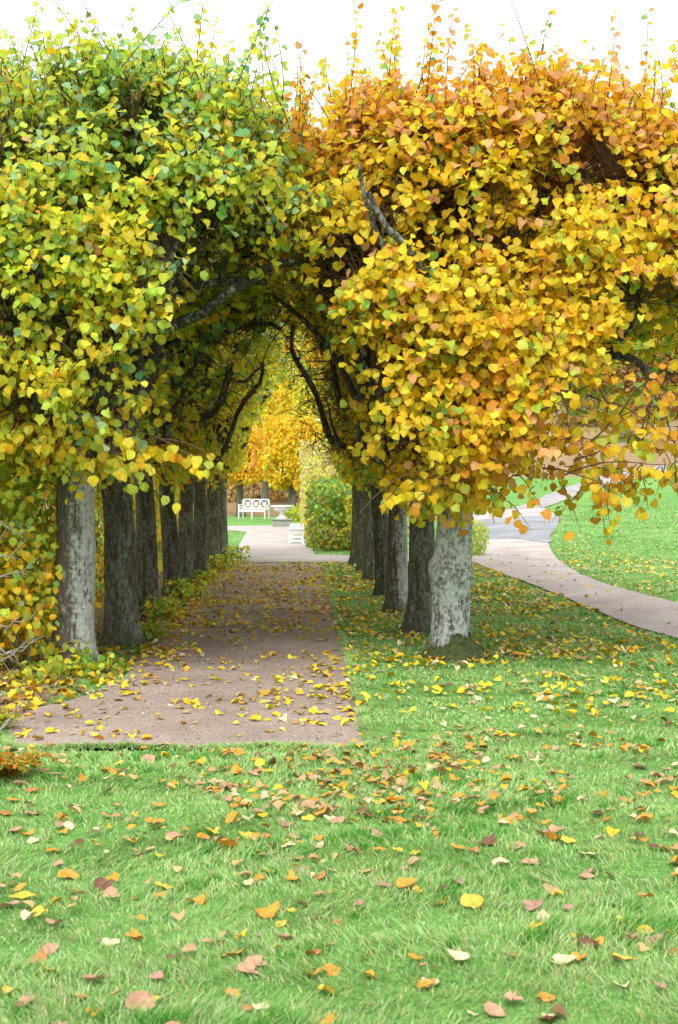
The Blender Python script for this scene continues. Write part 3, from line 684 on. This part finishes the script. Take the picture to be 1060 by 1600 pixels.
# shrub at the left edge, beside the first trunk
def shrub_cols(P, g):
    low = np.clip((1.3-P[:, 2])/.6, 0, 1); nz = noise3(P, 2.2, 77)
    return blend_cols(P, g, [(low+.1, dict(gold=3.5, yellow=4, olive=2.5, lime=1.5)), (1.1-low+.3*nz.clip(-1, 1), dict(lime=4, green=2, lemon=2.4, olive=1.6, mint=.5)), (np.full(len(P), .06), dict(orange=1))])
sh = foliage('shrub', (-2.75, 12.55, 1.05), (.66, .75, 1.1), 3000, .066, shrub_cols, 'tall yellow and green shrub at the left edge beside the nearest grey trunk', 'shrub', stems=10, seed=3, tpl='heart', barkm='twig_grey', shell=.35, gap=-.4, ns=2.4)
for (a, b, Y) in [((-30, 985), (60, 965), 11.7), ((-20, 905), (45, 893), 11.8), ((-20, 800), (35, 840), 11.8), ((-30, 1030), (40, 1015), 11.6), ((-10, 1040), (55, 1000), 11.7), ((-30, 860), (20, 870), 11.7), ((-20, 1010), (30, 1025), 11.6)]:
    Tb = Tubes(); A_, B_ = np.array(at(*a, Y)), np.array(at(*b, Y)); t = np.linspace(0, 1, 9)[:, None]
    P = A_+(B_-A_)*t+rng.normal(0, .012, (9, 3)); Tb.add(P-np.array(sh.location), np.linspace(.011, .003, 9), 5)
    for q in range(3):
        s_ = P[3+q*2]; e = s_+np.array([rng.uniform(.03, .16), rng.normal(0, .05), rng.normal(0, .09)]); Tb.add(np.linspace(s_, e, 4)-np.array(sh.location), np.linspace(.005, .002, 4), 4)
    Tb.build('bare_twig', M['twig_grey'], sh)
# small sprouting plants at the foot of the left trunks (each countable)
for k, (px, py, hh, w, lab) in enumerate([(150, 1056, .16, .2, 'low yellow green seedlings against the foot of the nearest left trunk'), (100, 1052, .22, .22, 'green and yellow sprouts left of the nearest left trunk'),
        (60, 1062, .14, .26, 'low golden leafy plant under the left shrub'), (222, 1000, .15, .2, 'dark green sprouts at the foot of the second left trunk'), (252, 966, .2, .22, 'leafy sprouts beside the third left trunk'),
        (290, 935, .25, .32, 'leafy tuft at the foot of the fourth left trunk'), (320, 912, .22, .28, 'small leafy tuft beside the fifth left trunk'), (345, 892, .26, .3, 'small leafy tuft beside the sixth left trunk'), (362, 878, .3, .4, 'bushy tuft at the far left corner of the alley')]):
    p = G(px, py)
    foliage('leafy_sprout', (p.x, p.y, hh*.5), (w, w, hh*.75), 90 if k < 4 else 150, .06, dict(lime=3, yellow=3, olive=2, green=2) if k not in (3,) else dict(green=3, olive=3), lab, 'plant', 'leafy sprouts along the left edge of the alley', stems=5, seed=20+k, tpl='heart', shell=.1, gap=-3)
# rusty fern-like plant at the lower left edge
def fern(px, py, label, n, s, seed, pal):
    g = np.random.default_rng(seed); p = G(px, py); root = empty('fern', p, label, 'plant', 'rusty ferns at the left edge')
    for f in range(n):
        az = g.uniform(0, 6.28); L = s*g.uniform(.7, 1.2); t = np.linspace(0, 1, 14)
        P = np.stack([math.cos(az)*L*.75*t, math.sin(az)*L*.75*t, L*(1.05*t-.75*t*t)], -1)+g.normal(0, .003, (14, 3))
        LP, LA, LN, LS = [], [], [], []
        for q in range(1, 14):
            d = P[q]-P[q-1]; d /= np.linalg.norm(d); sd_ = np.cross(d, [0, 0, 1]); sd_ /= np.linalg.norm(sd_)+1e-6
            for sgn in (-1, 1):
                for w in range(3):
                    LP.append(P[q]+sd_*sgn*.016*w*(1-t[q]*.7)*s*4); LA.append(sd_*sgn*.8+d*.7+g.normal(0, .25, 3)); LN.append(np.array([0, 0, 1])+g.normal(0, .3, 3)); LS.append(s*.13*(1-.6*t[q]))
        C = pick(len(LP), pal, g)*g.uniform(.75, 1.1, (len(LP), 1))
        fo = leaves('frond', np.array(LP), np.array(LA), np.array(LN), np.array(LS), C, M['leaf'], root, 'simple')
    return root
fern(10, 1218, 'rusty orange and green fern clump at the left edge of the lawn by the path', 16, .30, 3, dict(orange=3, rust=3, olive=4, green=2, gold=1))
fern(-12, 1140, 'smaller fern clump at the left edge beyond the rusty one', 12, .28, 4, dict(orange=1, gold=1, olive=4, lime=3))
Tb = Tubes()
a, b = np.array(G(-20, 1175)), np.array(G(34, 1128)); a[2] += .02; b[2] += .13
Tb.add(np.linspace(a, b, 7)+rng.normal(0, .008, (7, 3)), np.linspace(.012, .005, 7), 6); Tb.add(np.linspace(b, b+[-.03, .02, .07], 3), [.005, .004, .002], 4); Tb.add(np.linspace(b, b+[.05, .0, .02], 3), [.005, .004, .002], 4)
tag(Tb.build('dead_twig', M['twig_grey']), 'bare dead twig sticking up between the two ferns', 'twig')

# ------------------------------------------------------------ garden beyond the alley
def garden_tree(px, py, Y, crown, n, pal, lab, seed, trunk=(.22, 1.9), size=.15):
    p = at(px, py, Y); cxp, cyp, rxp, ryp = crown
    c = at(cxp, cyp, Y); zb = float(H(p.x, Y)); k = Y/FPX
    return foliage('pollard_tree', (p.x, Y, c.z), (rxp*k, rxp*k*.9, ryp*k), n, size, pal, lab, 'tree', 'golden garden trees beyond the alley', stems=7, seed=seed, p=2.6, shell=.6, gap=-.8, trunk=trunk, ns=1.3)
GOLD = dict(yellow=5, gold=5, orange=1, lemon=1.5, lime=.6)
garden_tree(377, 800, 74, (377, 705, 46, 50), 5200, dict(gold=5, yellow=4, orange=1.6, pink=.8), 'orange gold garden tree standing behind the white lattice bench', 41)
garden_tree(458, 812, 66, (452, 705, 44, 58), 5600, GOLD, 'bright yellow garden tree standing right of the white stone basin', 42)
garden_tree(415, 790, 88, (418, 650, 44, 60), 4600, dict(yellow=5, lemon=3, lime=1, gold=2), 'lemon yellow tree behind and between the two garden trees', 43, (.25, 3), .19)
garden_tree(330, 790, 80, (325, 690, 52, 60), 3600, GOLD, 'yellow garden tree half hidden behind the far left trunks', 44)
garden_tree(520, 780, 84, (515, 640, 60, 70), 4600, dict(yellow=4, lime=3, lemon=2, olive=1), 'yellow green tree rising behind the tall clipped hedge', 45, (.25, 3.5), .2)
garden_tree(440, 780, 105, (440, 540, 95, 110), 7000, dict(yellow=4, lime=3, lemon=3, green=1), 'tallest yellow green tree closing the view at the end of the alley', 46, (.4, 6), .34)
garden_tree(600, 780, 100, (610, 610, 80, 120), 4500, dict(yellow=3, lime=3, olive=3), 'olive yellow tree behind the right row of limes', 47, (.35, 5), .3)
garden_tree(260, 780, 100, (260, 620, 85, 120), 4500, dict(yellow=3, lime=3, olive=3), 'olive yellow tree behind the left row of limes', 48, (.35, 5), .3)
BR = dict(tan=4, olive=3, gold=2, brown=2, rust=1.4, cream=1)
foliage('hedge', (-4, 92, 1.6), (18, 1.6, 2.6), 15000, .2, BR, 'loose brownish autumn hedge behind the garden benches', 'hedge', stems=10, seed=50, p=5, shell=.5, gap=-1.0, ns=.8)
foliage('clipped_hedge', (1.75, 50, 1.45), (1.85, 8, 1.62), 13000, .10, dict(tan=4, lemon=2, lime=2.4, cream=2, olive=2, gold=1), 'tall pale clipped hedge with a straight left face at the end of the alley', 'hedge', stems=20, seed=51, p=9, shell=.86, gap=-1.6)
foliage('bush', (.98, 37.2, .92), (.9, 1.7, 1.08), 5600, .1, dict(green=4, olive=5, blue=1, lime=2, yellow=.8, brown=1), 'dark green rounded bush in front of the pale clipped hedge', 'bush', stems=10, seed=52, p=3, shell=.6, gap=-.7)
foliage('bush', (.75, 34.9, .33), (.6, .6, .3), 900, .07, dict(olive=4, gold=.8, lime=1, brown=3, green=2), 'low brown and yellow bush in front of the dark green one', 'bush', stems=8, seed=53, p=2.6, shell=.4, gap=-.7)
foliage('bush', (1.6, 34.6, .8), (.55, .7, 1.0), 2600, .09, dict(olive=3, yellow=4, lime=3, green=1), 'yellow green bush beside the last trunks of the right row', 'bush', stems=8, seed=54, p=2.6, shell=.5, gap=-.6)
p = G(748, 868); foliage('bush', (p.x-.05, p.y, .38), (.3, .4, .42), 700, .06, dict(lime=5, lemon=2, mint=2), 'small light green bush beside the curved path, right of the pale trunk', 'bush', stems=6, seed=55, p=2.4, shell=.3, gap=-1)
p = G(466, 818); foliage('bush', (p.x+.2, p.y+4, .45), (1.0, .8, .55), 900, .1, dict(lime=3, yellow=3, green=2, gold=1), 'low yellow green bush between the stone basin and clipped hedge', 'bush', stems=6, seed=56, p=2.4, shell=.3, gap=-1)
# ------------------------------------------------------------ white benches, basin
def lattice_bench(loc, rz, label):
    root = empty('lattice_bench', loc, label, 'bench', rz=rz); Lh, D = .72, .5          # faces -Y, half-length, depth
    bm = bmesh.new()
    for k in range(6): bx(bm, -Lh+.04, Lh-.04, -D/2+.01+k*.08, -D/2+.07+k*.08, .43, .455, .004)
    bx(bm, -Lh+.05, Lh-.05, -D/2-.005, -D/2+.02, .36, .425); bmobj('seat', bm, M['white'], root)
    bm = bmesh.new(); y = D/2
    for z in (.5, .93): bx(bm, -Lh, Lh, y-.025, y+.025, z, z+.05, .004)
    for k in range(4): x = -Lh+.03+k*(2*Lh-.06)/3; bx(bm, x-.025, x+.025, y-.022, y+.022, .551, .929)
    w = (2*Lh-.06)/3
    for k in range(3):
        x0 = -Lh+.055+k*w; x1 = x0+w-.05; xm, zm = (x0+x1)/2, .74
        bar(bm, (x0, y, .56), (x1, y, .92), .034, .024); bar(bm, (x0, y-.004, .92), (x1, y-.004, .56), .034, .024)
        dd = .10
        for a, b in (((xm-dd, zm), (xm, zm+dd)), ((xm, zm+dd), (xm+dd, zm)), ((xm+dd, zm), (xm, zm-dd)), ((xm, zm-dd), (xm-dd, zm))): bar(bm, (a[0], y-.01, a[1]), (b[0], y-.01, b[1]), .028, .02)
    bmobj('backrest', bm, M['white'], root)
    for s in (-1, 1):
        bm = bmesh.new(); x = s*(Lh-.0)
        bx(bm, x-.028, x+.028, -D/2, D/2-.03, .68, .72, .004); bx(bm, x-.02, x+.02, -D/2+.03, D/2-.03, .46, .49)
        bar(bm, (x, -D/2+.03, .49), (x, D/2-.04, .68), .03, .022); bar(bm, (x-.003, -D/2+.03, .68), (x-.003, D/2-.04, .49), .03, .022)
        bmobj('armrest', bm, M['white'], root)
        for yy in (-D/2+.025, D/2-.025):
            bm = bmesh.new(); bx(bm, x-.026, x+.026, yy-.026, yy+.026, 0, .678 if yy < 0 else .93, .004); bmobj('leg', bm, M['white'], root)
    bm = bmesh.new(); bx(bm, -.03, .03, -D/2+.02, -D/2+.07, 0, .425); bmobj('leg', bm, M['white'], root)
    return root
p = G(397, 811); lattice_bench(p, R(-26), 'white garden bench with crossed lattice back on the far lawn')
def slat_bench(loc, label, L):
    root = empty('slatted_bench', loc, label, 'bench', 'white slatted benches beside the clipped hedge'); w = .215
    for k in range(5):
        bm = bmesh.new(); bx(bm, -w+k*.088, -w+.078+k*.088, 0, L, .40, .425, .004); bmobj('seat_slat', bm, M['white'], root)
    for y in (.04, L-.08):
        for s in (-1, 1):
            bm = bmesh.new(); bx(bm, s*(w-.03)-.025, s*(w-.03)+.025, y, y+.05, 0, .345, .004); bmobj('leg', bm, M['white'], root)
        bm = bmesh.new(); bx(bm, -w+.005, w-.005, y-.004, y+.054, .345, .398); bx(bm, -w+.056, w-.056, y+.01, y+.04, .05, .09); bmobj('end_frame', bm, M['white'], root)
    bm = bmesh.new()
    for s in (-1, 1): bx(bm, s*(w-.03)-.012, s*(w-.03)+.012, .095, L-.085, .352, .394)
    bmobj('side_rail', bm, M['white'], root)
p = G(463, 850); slat_bench(p, 'white backless slatted bench standing end on beside the hedge, the nearer one', 1.9)
slat_bench(p+Vector((0, 3.4, 0)), 'second white backless slatted bench in line behind the nearer one', 1.9)
p = G(441, 823); root = empty('stone_basin', p, 'white stone bird basin on a pedestal and grey plinth at the end of the court', 'bird basin')
bm = bmesh.new(); bx(bm, -.38, .38, -.38, .38, 0, .26, .015); bx(bm, -.42, .42, -.42, .42, .262, .31, .01); bmobj('plinth', bm, M['stone'], root)
bm = bmesh.new(); lathe(bm, [(.24, .312), (.24, .35), (.18, .38), (.10, .46), (.085, .56), (.12, .60), (.16, .615)]); bmobj('pedestal', bm, M['whitestone'], root, True)
bm = bmesh.new(); lathe(bm, [(.14, .616), (.30, .64), (.33, .70), (.34, .78), (.46, .80), (.46, .84), (.42, .845), (.36, .80), (.1, .76)], 32); bmobj('basin', bm, M['whitestone'], root, True)
# stone steps on the hillside path
p = G(988, 692); root = empty('stone_steps', p, 'dark stone steps climbing the leafy hillside at the right', 'steps')
for k in range(5):
    bm = bmesh.new(); bx(bm, -.7, .7, k*.55, k*.55+.6, -.1, .16+k*.17, .02); bmobj('step', bm, M['step'], root)

# ------------------------------------------------------------ wooded hillside at the right
WOODP = [dict(brown=5, rust=3, tan=3, olive=2), dict(rust=4, tan=3, gold=2, brown=3), dict(brown=6, olive=3, tan=1), dict(tan=3, gold=2, rust=2, olive=3)]
wl = ['dull brown', 'rust coloured', 'dark brown and olive', 'tan and gold']
spots = [(1045, 96, 4.2, 7.5), (1075, 104, 4.6, 9), (1020, 108, 4.5, 8), (985, 100, 4, 7), (1110, 98, 4.4, 8), (950, 110, 4.6, 8), (905, 104, 4.2, 7.5), (860, 112, 4.6, 8), (1055, 122, 5, 10), (1000, 126, 5, 10), (930, 128, 5, 10), (1120, 124, 5, 10), (820, 120, 4.8, 8), (770, 116, 4.6, 8)]
wpos = ['at the right edge', 'just right of the frame edge tree', 'behind the stone steps', 'left of the stone steps', 'beyond the right edge', 'behind the hanging orange twigs', 'left of the hanging orange twigs', 'behind the golden crown', 'high behind the right edge', 'high behind the steps', 'high behind the golden crown', 'high at the far right', 'low behind the golden crown', 'at the left end of the wood']
for k, (px, Y, rx_, hh) in enumerate(spots):
    x = (px-475)/FPX*Y; zb = float(H(x, Y))
    foliage('woodland_tree', (x, Y, zb+hh*.55), (rx_*.75, rx_*.75, hh*.52), 3600, .26, WOODP[k % 4], f'{wl[k%4]} woodland tree {wpos[k]} on the far hillside', 'tree', 'woodland trees on the hillside', stems=7, seed=60+k, p=2.3, shell=.3, gap=-.5, trunk=(.25, hh*.45), ns=.8)
for k, (px, py, s) in enumerate([(1035, 640, 1.6), (1000, 655, 1.3), (1070, 650, 1.7), (960, 660, 1.4), (1095, 655, 1.6), (915, 665, 1.5)]):
    p = G(px, py)
    foliage('bush', (p.x, p.y, p.z+s*.45), (s*1.4, s, s*.8), 1500, .17, WOODP[(k+1) % 4], f'{["rusty","olive and tan","brown","gold flecked","dark brown","tawny"][k]} undergrowth bush at the foot of the hillside wood', 'bush', 'undergrowth bushes below the wood', stems=6, seed=90+k, p=2.3, shell=.3, gap=-.8, ns=1.2)

# ------------------------------------------------------------ fallen leaves
def flat_leaves(name, X, Y, sc, C, label, g, z=.012):
    n = len(X); az = g.uniform(0, 6.28, n)
    A = np.stack([np.cos(az), np.sin(az), g.normal(0, .15, n)], -1); Nn = np.stack([g.normal(0, .28, n), g.normal(0, .28, n), np.ones(n)], -1)
    P = np.stack([X, Y, H(X, Y)+z+g.uniform(0, .012, n)], -1)
    o = leaves(name, P, A, Nn, sc, C, M['fallen'], None, 'heart', curl=.35); tag(o, label, 'fallen leaves', kind='stuff'); return o
g = np.random.default_rng(77)
def scatter(n, poly, dens):
    P = [G(*q) for q in poly]; xs_ = [p.x for p in P]; ys_ = [p.y for p in P]
    X = g.uniform(min(xs_), max(xs_), n); Y = g.uniform(min(ys_), max(ys_), n); m = inpoly(X, Y, P); X, Y = X[m], Y[m]
    k = g.uniform(size=len(X)) < dens(X, Y); return X[k], Y[k]
ALLP = dict(yellow=5, lemon=2.5, gold=4, tan=1.5, orange=1.4, cream=.8, brown=.4)
def dens_alley(x, y):
    e = np.clip((x-.05)/.33, 0, 1)**2*.9+np.clip((-1.0-x)/.5, 0, 1)*.7
    return np.clip(.05+np.interp(y, [8.7, 9.6, 11, 14, 30], [.06, .2, .6, .5, .6])*(.55+.5*noise3(np.stack([x, y, x*0], -1), 1.8, 9))+e*.35, 0, 1)
X, Y = scatter(7000, [(575, 1161), (505, 880), (345, 880), (200, 1040), (100, 1092), (14, 1130), (14, 1161)], dens_alley)
flat_leaves('path_leaves', X, Y, g.uniform(.032, .072, len(X)), pick(len(X), ALLP, g)*g.uniform(.8, 1.05, (len(X), 1)), 'yellow leaves scattered over the gravel alley', g)
X, Y = scatter(15500, [(575, 1140), (505, 880), (740, 880), (900, 945), (1060, 1003), (1140, 1030), (1140, 1120), (800, 1140), (640, 1150)],
    lambda x, y: np.clip(np.interp(y, [8.9, 9.8, 11.2, 15, 30], [.03, .10, .50, .5, .62])*(.6+.5*noise3(np.stack([x, y, x*0], -1), 1.5, 19))*np.interp(x-.06*(y-12), [.4, .6, 2.6, 4.2], [1, .8, .9, .5]), 0, 1)*(~onpath(x, y)))
flat_leaves('lawn_leaves', X, Y, g.uniform(.035, .08, len(X)), pick(len(X), dict(yellow=5, lemon=3, gold=3, tan=2.2, orange=1.4, cream=2.6, brown=.3), g)*g.uniform(.85, 1.1, (len(X), 1)), 'yellow leaves strewn on the grass under the right row of trees', g, .02)
X, Y = scatter(3000, [(0, 1000), (120, 1000), (220, 960), (340, 884), (345, 892), (200, 1060), (100, 1095), (20, 1120), (-60, 1130), (-60, 1000)], lambda x, y: np.full(len(x), .9))
flat_leaves('verge_leaves', X, Y, g.uniform(.05, .09, len(X)), pick(len(X), dict(yellow=3, gold=4, tan=3, olive=1, brown=1.5, rust=.6), g)*g.uniform(.7, 1., (len(X), 1)), 'golden leaf litter under the left shrub and trunks', g)
X, Y = scatter(30000, [(860, 870), (905, 897), (1060, 944), (1180, 965), (1180, 900), (1060, 880), (950, 860), (880, 845)],
    lambda x, y: np.clip(.03*(.7+.6*noise3(np.stack([x, y, x*0], -1), .9, 29)), 0, 1)*(~onpath(x, y)))
flat_leaves('far_lawn_leaves', X[:2600], Y[:2600], g.uniform(.04, .075, len(X))[:2600], (pick(len(X), dict(yellow=4, cream=2, tan=2, gold=3), g))[:2600], 'pale yellow leaves along the far side of the curved path', g, .02)
X, Y = scatter(330, [(742, 880), (900, 940), (1060, 1000), (1060, 944), (905, 897), (865, 868), (742, 868)], lambda x, y: np.full(len(x), .35))
flat_leaves('curved_path_leaves', X, Y, g.uniform(.04, .08, len(X)), pick(len(X), dict(yellow=3, tan=4, cream=2, gold=2), g), 'few small leaves lying on the curved path', g, .03)

def pebbles():
    n = 9000; P = [G(*q) for q in [(566, 1160), (520, 940), (330, 940), (200, 1050), (110, 1093), (20, 1130), (20, 1160)]]
    u = g.uniform(0, 1, n); Y = 8.7*(18/8.7)**u; X = g.uniform(-2.2, .4, n); m = inpoly(X, Y, P); X, Y = X[m], Y[m]; n = len(X)
    O = np.array([[1, 0, 0], [-1, 0, 0], [0, 1, 0], [0, -1, 0], [0, 0, .7], [0, 0, -.7]], float); F = np.array([[0, 2, 4], [2, 1, 4], [1, 3, 4], [3, 0, 4]])
    s_ = g.gamma(2.2, .0017, n)+.0015; V = O[None]*(s_[:, None, None]*g.uniform(.6, 1.3, (n, 6, 1))); a = g.uniform(0, 6.28, n); ca, sa = np.cos(a)[:, None], np.sin(a)[:, None]
    V = np.stack([V[..., 0]*ca-V[..., 1]*sa, V[..., 0]*sa+V[..., 1]*ca, V[..., 2]], -1)+np.stack([X, Y, np.full(n, .0075)], -1)[:, None]
    c = np.repeat(np.array([.36, .3, .26])*g.uniform(.45, 1.7, (n, 1)), 6, 0)
    tag(mesh_np('loose_gravel', V.reshape(-1, 3), [(F[None]+np.arange(n)[:, None, None]*6).reshape(-1, 3)], M['fallen'], None, c), 'loose little stones on the gravel alley', 'gravel', kind='stuff')
pebbles()
# individual leaves of the front lawn
def outline(kind):
    if kind == 'heart':
        t = [(0, .0), (.2, -.13), (.4, -.05), (.53, .15), (.55, .38), (.44, .62), (.2, .84), (0, 1.05)]
    else:
        t = [(0, .02), (.16, -.12), (.36, -.16), (.42, .02), (.62, .16), (.46, .34), (.66, .58), (.36, .56), (.22, .72), (.2, .9), (0, 1.12)]
    return t+[(-x, y) for x, y in t[-2:0:-1]]
def leaf_mesh(kind, col, mode, seed):
    g_ = np.random.default_rng(seed); o = outline(kind); n = len(o); cx, cy = 0, .42
    V = [(cx, cy)]; rings = (.28, .55, .8, 1)
    for s in rings: V += [(cx+(x-cx)*s, cy+(y-cy)*s) for x, y in o]
    V = np.array(V); x, y = V[:, 0], V[:, 1]-.45
    a = g_.uniform(0, 3.14); u = x*math.cos(a)+y*math.sin(a); w = -x*math.sin(a)+y*math.cos(a)
    k = {'flat': .16, 'curled': .7, 'folded': .25}[mode]
    z = k*(u*u)*1.1+.05*np.sin(w*7+seed)+.035*np.sin(u*11+seed)+.10*w*w*g_.normal()
    if mode == 'folded': z += .5*np.abs(x)
    if mode == 'curled': x = x*(1-.30*u*u)
    Z = z-z.min()
    F3 = np.array([[0, 1+i, 1+(i+1) % n] for i in range(n)]); F4 = []
    for r in range(len(rings)-1):
        b = 1+r*n; F4 += [[b+i, b+n+i, b+n+(i+1) % n, b+(i+1) % n] for i in range(n)]
    c = np.tile(np.array(col), (len(V), 1)); rad_ = np.concatenate([[0]]+[[s]*n for s in rings])
    blot = np.clip(.5+.5*np.sin(x*9+seed)*np.sin(y*8+seed*2), 0, 1)
    c = c*(1-.22*blot[:, None]*rad_[:, None]**2)*np.where(np.abs(x) < .02, .82, 1)[:, None]
    me = mesh_np('fallen_leaf', np.stack([x, y, Z], -1), [F3, np.array(F4)], M['fallen'], None, c)
    d = me.data; bpy.data.objects.remove(me); return d
COLN = dict(orange=('orange', (.80, .34, .04)), gold=('golden yellow', (.85, .55, .06)), tan=('pinkish tan', (.58, .33, .20)), brown=('dark brown', (.20, .085, .05)), cream=('pale cream', (.80, .64, .38)), rust=('rusty', (.55, .22, .07)), mauve=('faded pink brown', (.46, .25, .19)))
MESH = {}
for ci, (ck, (cn, cc)) in enumerate(COLN.items()):
    for mi, mode in enumerate(('flat', 'curled', 'folded')):
        for ki, kind in enumerate(('heart', 'maple')):
            MESH[ck, mode, kind] = leaf_mesh(kind, cc, mode, 200+ci*7+mi*3+ki)
# leaves picked out from the photograph: pixel x, y, width in pixels, colour, state
L0 = [(415,1432,46,'orange','curled'),(352,1330,48,'orange','folded'),(106,1374,36,'orange','flat'),(38,1408,40,'gold','flat'),(16,1420,34,'tan','curled'),(78,1528,38,'gold','flat'),(62,1505,34,'rust','curled'),(174,1478,30,'cream','flat'),(208,1472,34,'orange','folded'),
 (298,1414,26,'gold','flat'),(316,1412,22,'orange','folded'),(270,1506,24,'brown','folded'),(222,1580,54,'tan','curled'),(236,1566,30,'gold','flat'),(150,1590,30,'orange','curled'),(510,1558,36,'gold','curled'),(490,1530,32,'orange','folded'),(520,1522,30,'orange','flat'),
 (602,1390,28,'mauve','flat'),(740,1415,40,'gold','folded'),(560,1418,26,'mauve','flat'),(488,1498,28,'rust','folded'),(800,1497,26,'rust','flat'),(918,1480,34,'brown','folded'),(978,1506,48,'gold','flat'),(886,1510,44,'cream','curled'),(905,1504,26,'orange','folded'),(850,1437,28,'cream','flat'),
 (856,1564,36,'orange','flat'),(770,1587,40,'tan','flat'),(736,1590,22,'cream','flat'),(1026,1478,32,'mauve','flat'),(988,1474,34,'tan','flat'),(1050,1464,24,'orange','flat'),(692,1415,30,'orange','curled'),(922,1342,32,'cream','flat'),(866,1316,30,'orange','folded'),(886,1320,28,'gold','flat'),
 (1040,1330,34,'orange','flat'),(982,1255,28,'orange','curled'),(710,1208,36,'tan','flat'),(628,1218,26,'orange','flat'),(648,1336,22,'gold','flat'),(650,1352,26,'tan','curled'),(740,1334,24,'rust','curled'),(716,1330,26,'orange','flat'),(670,1262,20,'orange','flat'),(785,1356,30,'cream','folded'),
 (716,1385,28,'mauve','flat'),(380,1262,34,'orange','curled'),(404,1276,30,'tan','curled'),(366,1284,30,'orange','curled'),(440,1252,30,'cream','flat'),(476,1252,30,'gold','flat'),(486,1264,34,'tan','curled'),(500,1276,32,'orange','curled'),(530,1284,30,'tan','flat'),(550,1288,26,'gold','flat'),
 (372,1210,30,'orange','curled'),(394,1214,26,'tan','flat'),(370,1180,26,'orange','flat'),(234,1190,24,'tan','flat'),(184,1196,20,'gold','flat'),(116,1262,24,'cream','flat'),(52,1275,24,'tan','flat'),(6,1275,24,'rust','flat'),(38,1308,28,'orange','curled'),(146,1310,28,'cream','folded'),(210,1322,24,'gold','folded'),
 (254,1392,36,'gold','flat'),(160,1392,34,'brown','folded'),(172,1408,30,'tan','curled'),(385,1376,30,'tan','curled'),(406,1380,26,'orange','curled'),(418,1370,20,'gold','folded'),(316,1312,22,'orange','flat'),(476,1364,28,'mauve','flat'),(500,1405,26,'tan','flat'),(544,1330,20,'tan','flat'),
 (574,1300,22,'rust','flat'),(636,1290,30,'orange','curled'),(660,1295,24,'tan','flat'),(52,1173,26,'gold','flat'),(470,1420,26,'tan','flat'),(398,1466,20,'tan','flat'),(342,1478,22,'orange','flat'),(430,1340,22,'tan','flat'),(590,1256,24,'gold','flat'),(620,1256,26,'orange','flat'),
 (575,1504,22,'orange','folded'),(388,1585,20,'rust','flat'),(1030,1550,24,'mauve','flat'),(870,1405,24,'gold','folded'),(950,1375,22,'tan','flat'),(1010,1225,22,'tan','flat'),(690,1245,24,'gold','flat'),(760,1272,26,'tan','curled'),(720,1250,24,'orange','flat'),(835,1190,22,'cream','flat')]
items = []
for (px, py, w, ck, st) in L0:
    p = G(px, min(py, 1640)); s = min(w/FPX*p.y, .105); items.append((p.x, p.y, s, ck, st))
n0 = len(items)
tries = 0
while len(items) < 300:
    tries += 1
    py = 1168+(1640-1168)*g.uniform()**1.35; px = g.uniform(-30, 1090)
    band = math.exp(-((px-500)/260)**2)*math.exp(-((py-1262)/55)**2)
    if g.uniform() > .45+.55*band: continue
    p = G(px, py)
    if inpoly(np.array([p.x]), np.array([p.y]), ALLEY)[0]: continue
    ck = g.choice(['orange', 'gold', 'tan', 'brown', 'cream', 'rust', 'mauve'], p=[.24, .08, .29, .05, .09, .10, .15]); st = g.choice(['flat', 'curled', 'folded'], p=[.5, .32, .18])
    items.append((p.x, p.y, g.uniform(.04, .085), str(ck), str(st)))
ordw = ['first', 'second', 'third', 'fourth', 'fifth', 'sixth', 'seventh', 'eighth', 'ninth', 'tenth', 'eleventh', 'twelfth', 'thirteenth', 'fourteenth', 'fifteenth', 'sixteenth', 'seventeenth', 'eighteenth']
def zone(x, y):
    px = 475+x/y*FPX; col = 'left' if px < 353 else 'middle' if px < 707 else 'right'
    row = 'bottom' if y < 4.9 else 'near' if y < 6.0 else 'centre' if y < 7.3 else 'upper'
    return row, col
byz = {}
for k, it in enumerate(items): byz.setdefault((it[3], it[4])+zone(it[0], it[1]), []).append((it[0]/it[1], k))
labs = {}
for (ck, st, row, col), lst in byz.items():
    lst.sort(); nm = COLN[ck][0]; loc = {'bottom': f'{col} bottom lawn edge', 'near': f'{col} foreground lawn', 'centre': f'{col} mid lawn', 'upper': f'{col} lawn near path'}[row]
    for r_, (_, k) in enumerate(lst):
        labs[k] = f'{st} {nm} leaf on {loc}' + ('' if len(lst) == 1 else f', {ordw[r_]} from left of its colour')
for k, (x, y, s, ck, st) in enumerate(items):
    kind = 'maple' if g.uniform() < (.0 if ck == 'cream' else .2) else 'heart'
    o = bpy.data.objects.new('fallen_leaf', MESH[ck, st, kind]); COL.objects.link(o)
    o.location = (x, y, float(H(x, y))+.006+.014*g.uniform()); q = s*.84
    o.scale = (q, q*g.uniform(.85, 1.15), q); o.rotation_euler = (g.normal(0, .22)+R(8), g.normal(0, .2), g.uniform(0, 6.28))
    tag(o, labs[k], 'leaf', 'fallen leaves on the front lawn')
# the many smaller leaves of the front lawn
X, Y = scatter(7000, [(-80, 1172), (575, 1166), (640, 1150), (1140, 1120), (1140, 1640), (-80, 1640)], lambda x, y: np.clip(np.interp(y, [4, 5, 7, 9.3], [.06, .10, .28, .30])*(.5+.8*noise3(np.stack([x, y, x*0], -1), 2.2, 39))+.5*np.exp(-((x-.35*(8-y)-.15)/.8)**2-((y-7.3)/.8)**2), 0, 1)*(~onpath(x, y)))
flat_leaves('small_lawn_leaves', X, Y, g.uniform(.022, .058, len(X)), pick(len(X), dict(tan=4, orange=3, gold=2, cream=1.2, brown=1, pink=2), g)*g.uniform(.7, 1, (len(X), 1)), 'small orange and tan leaves scattered between the larger ones on the front lawn', g, .02)
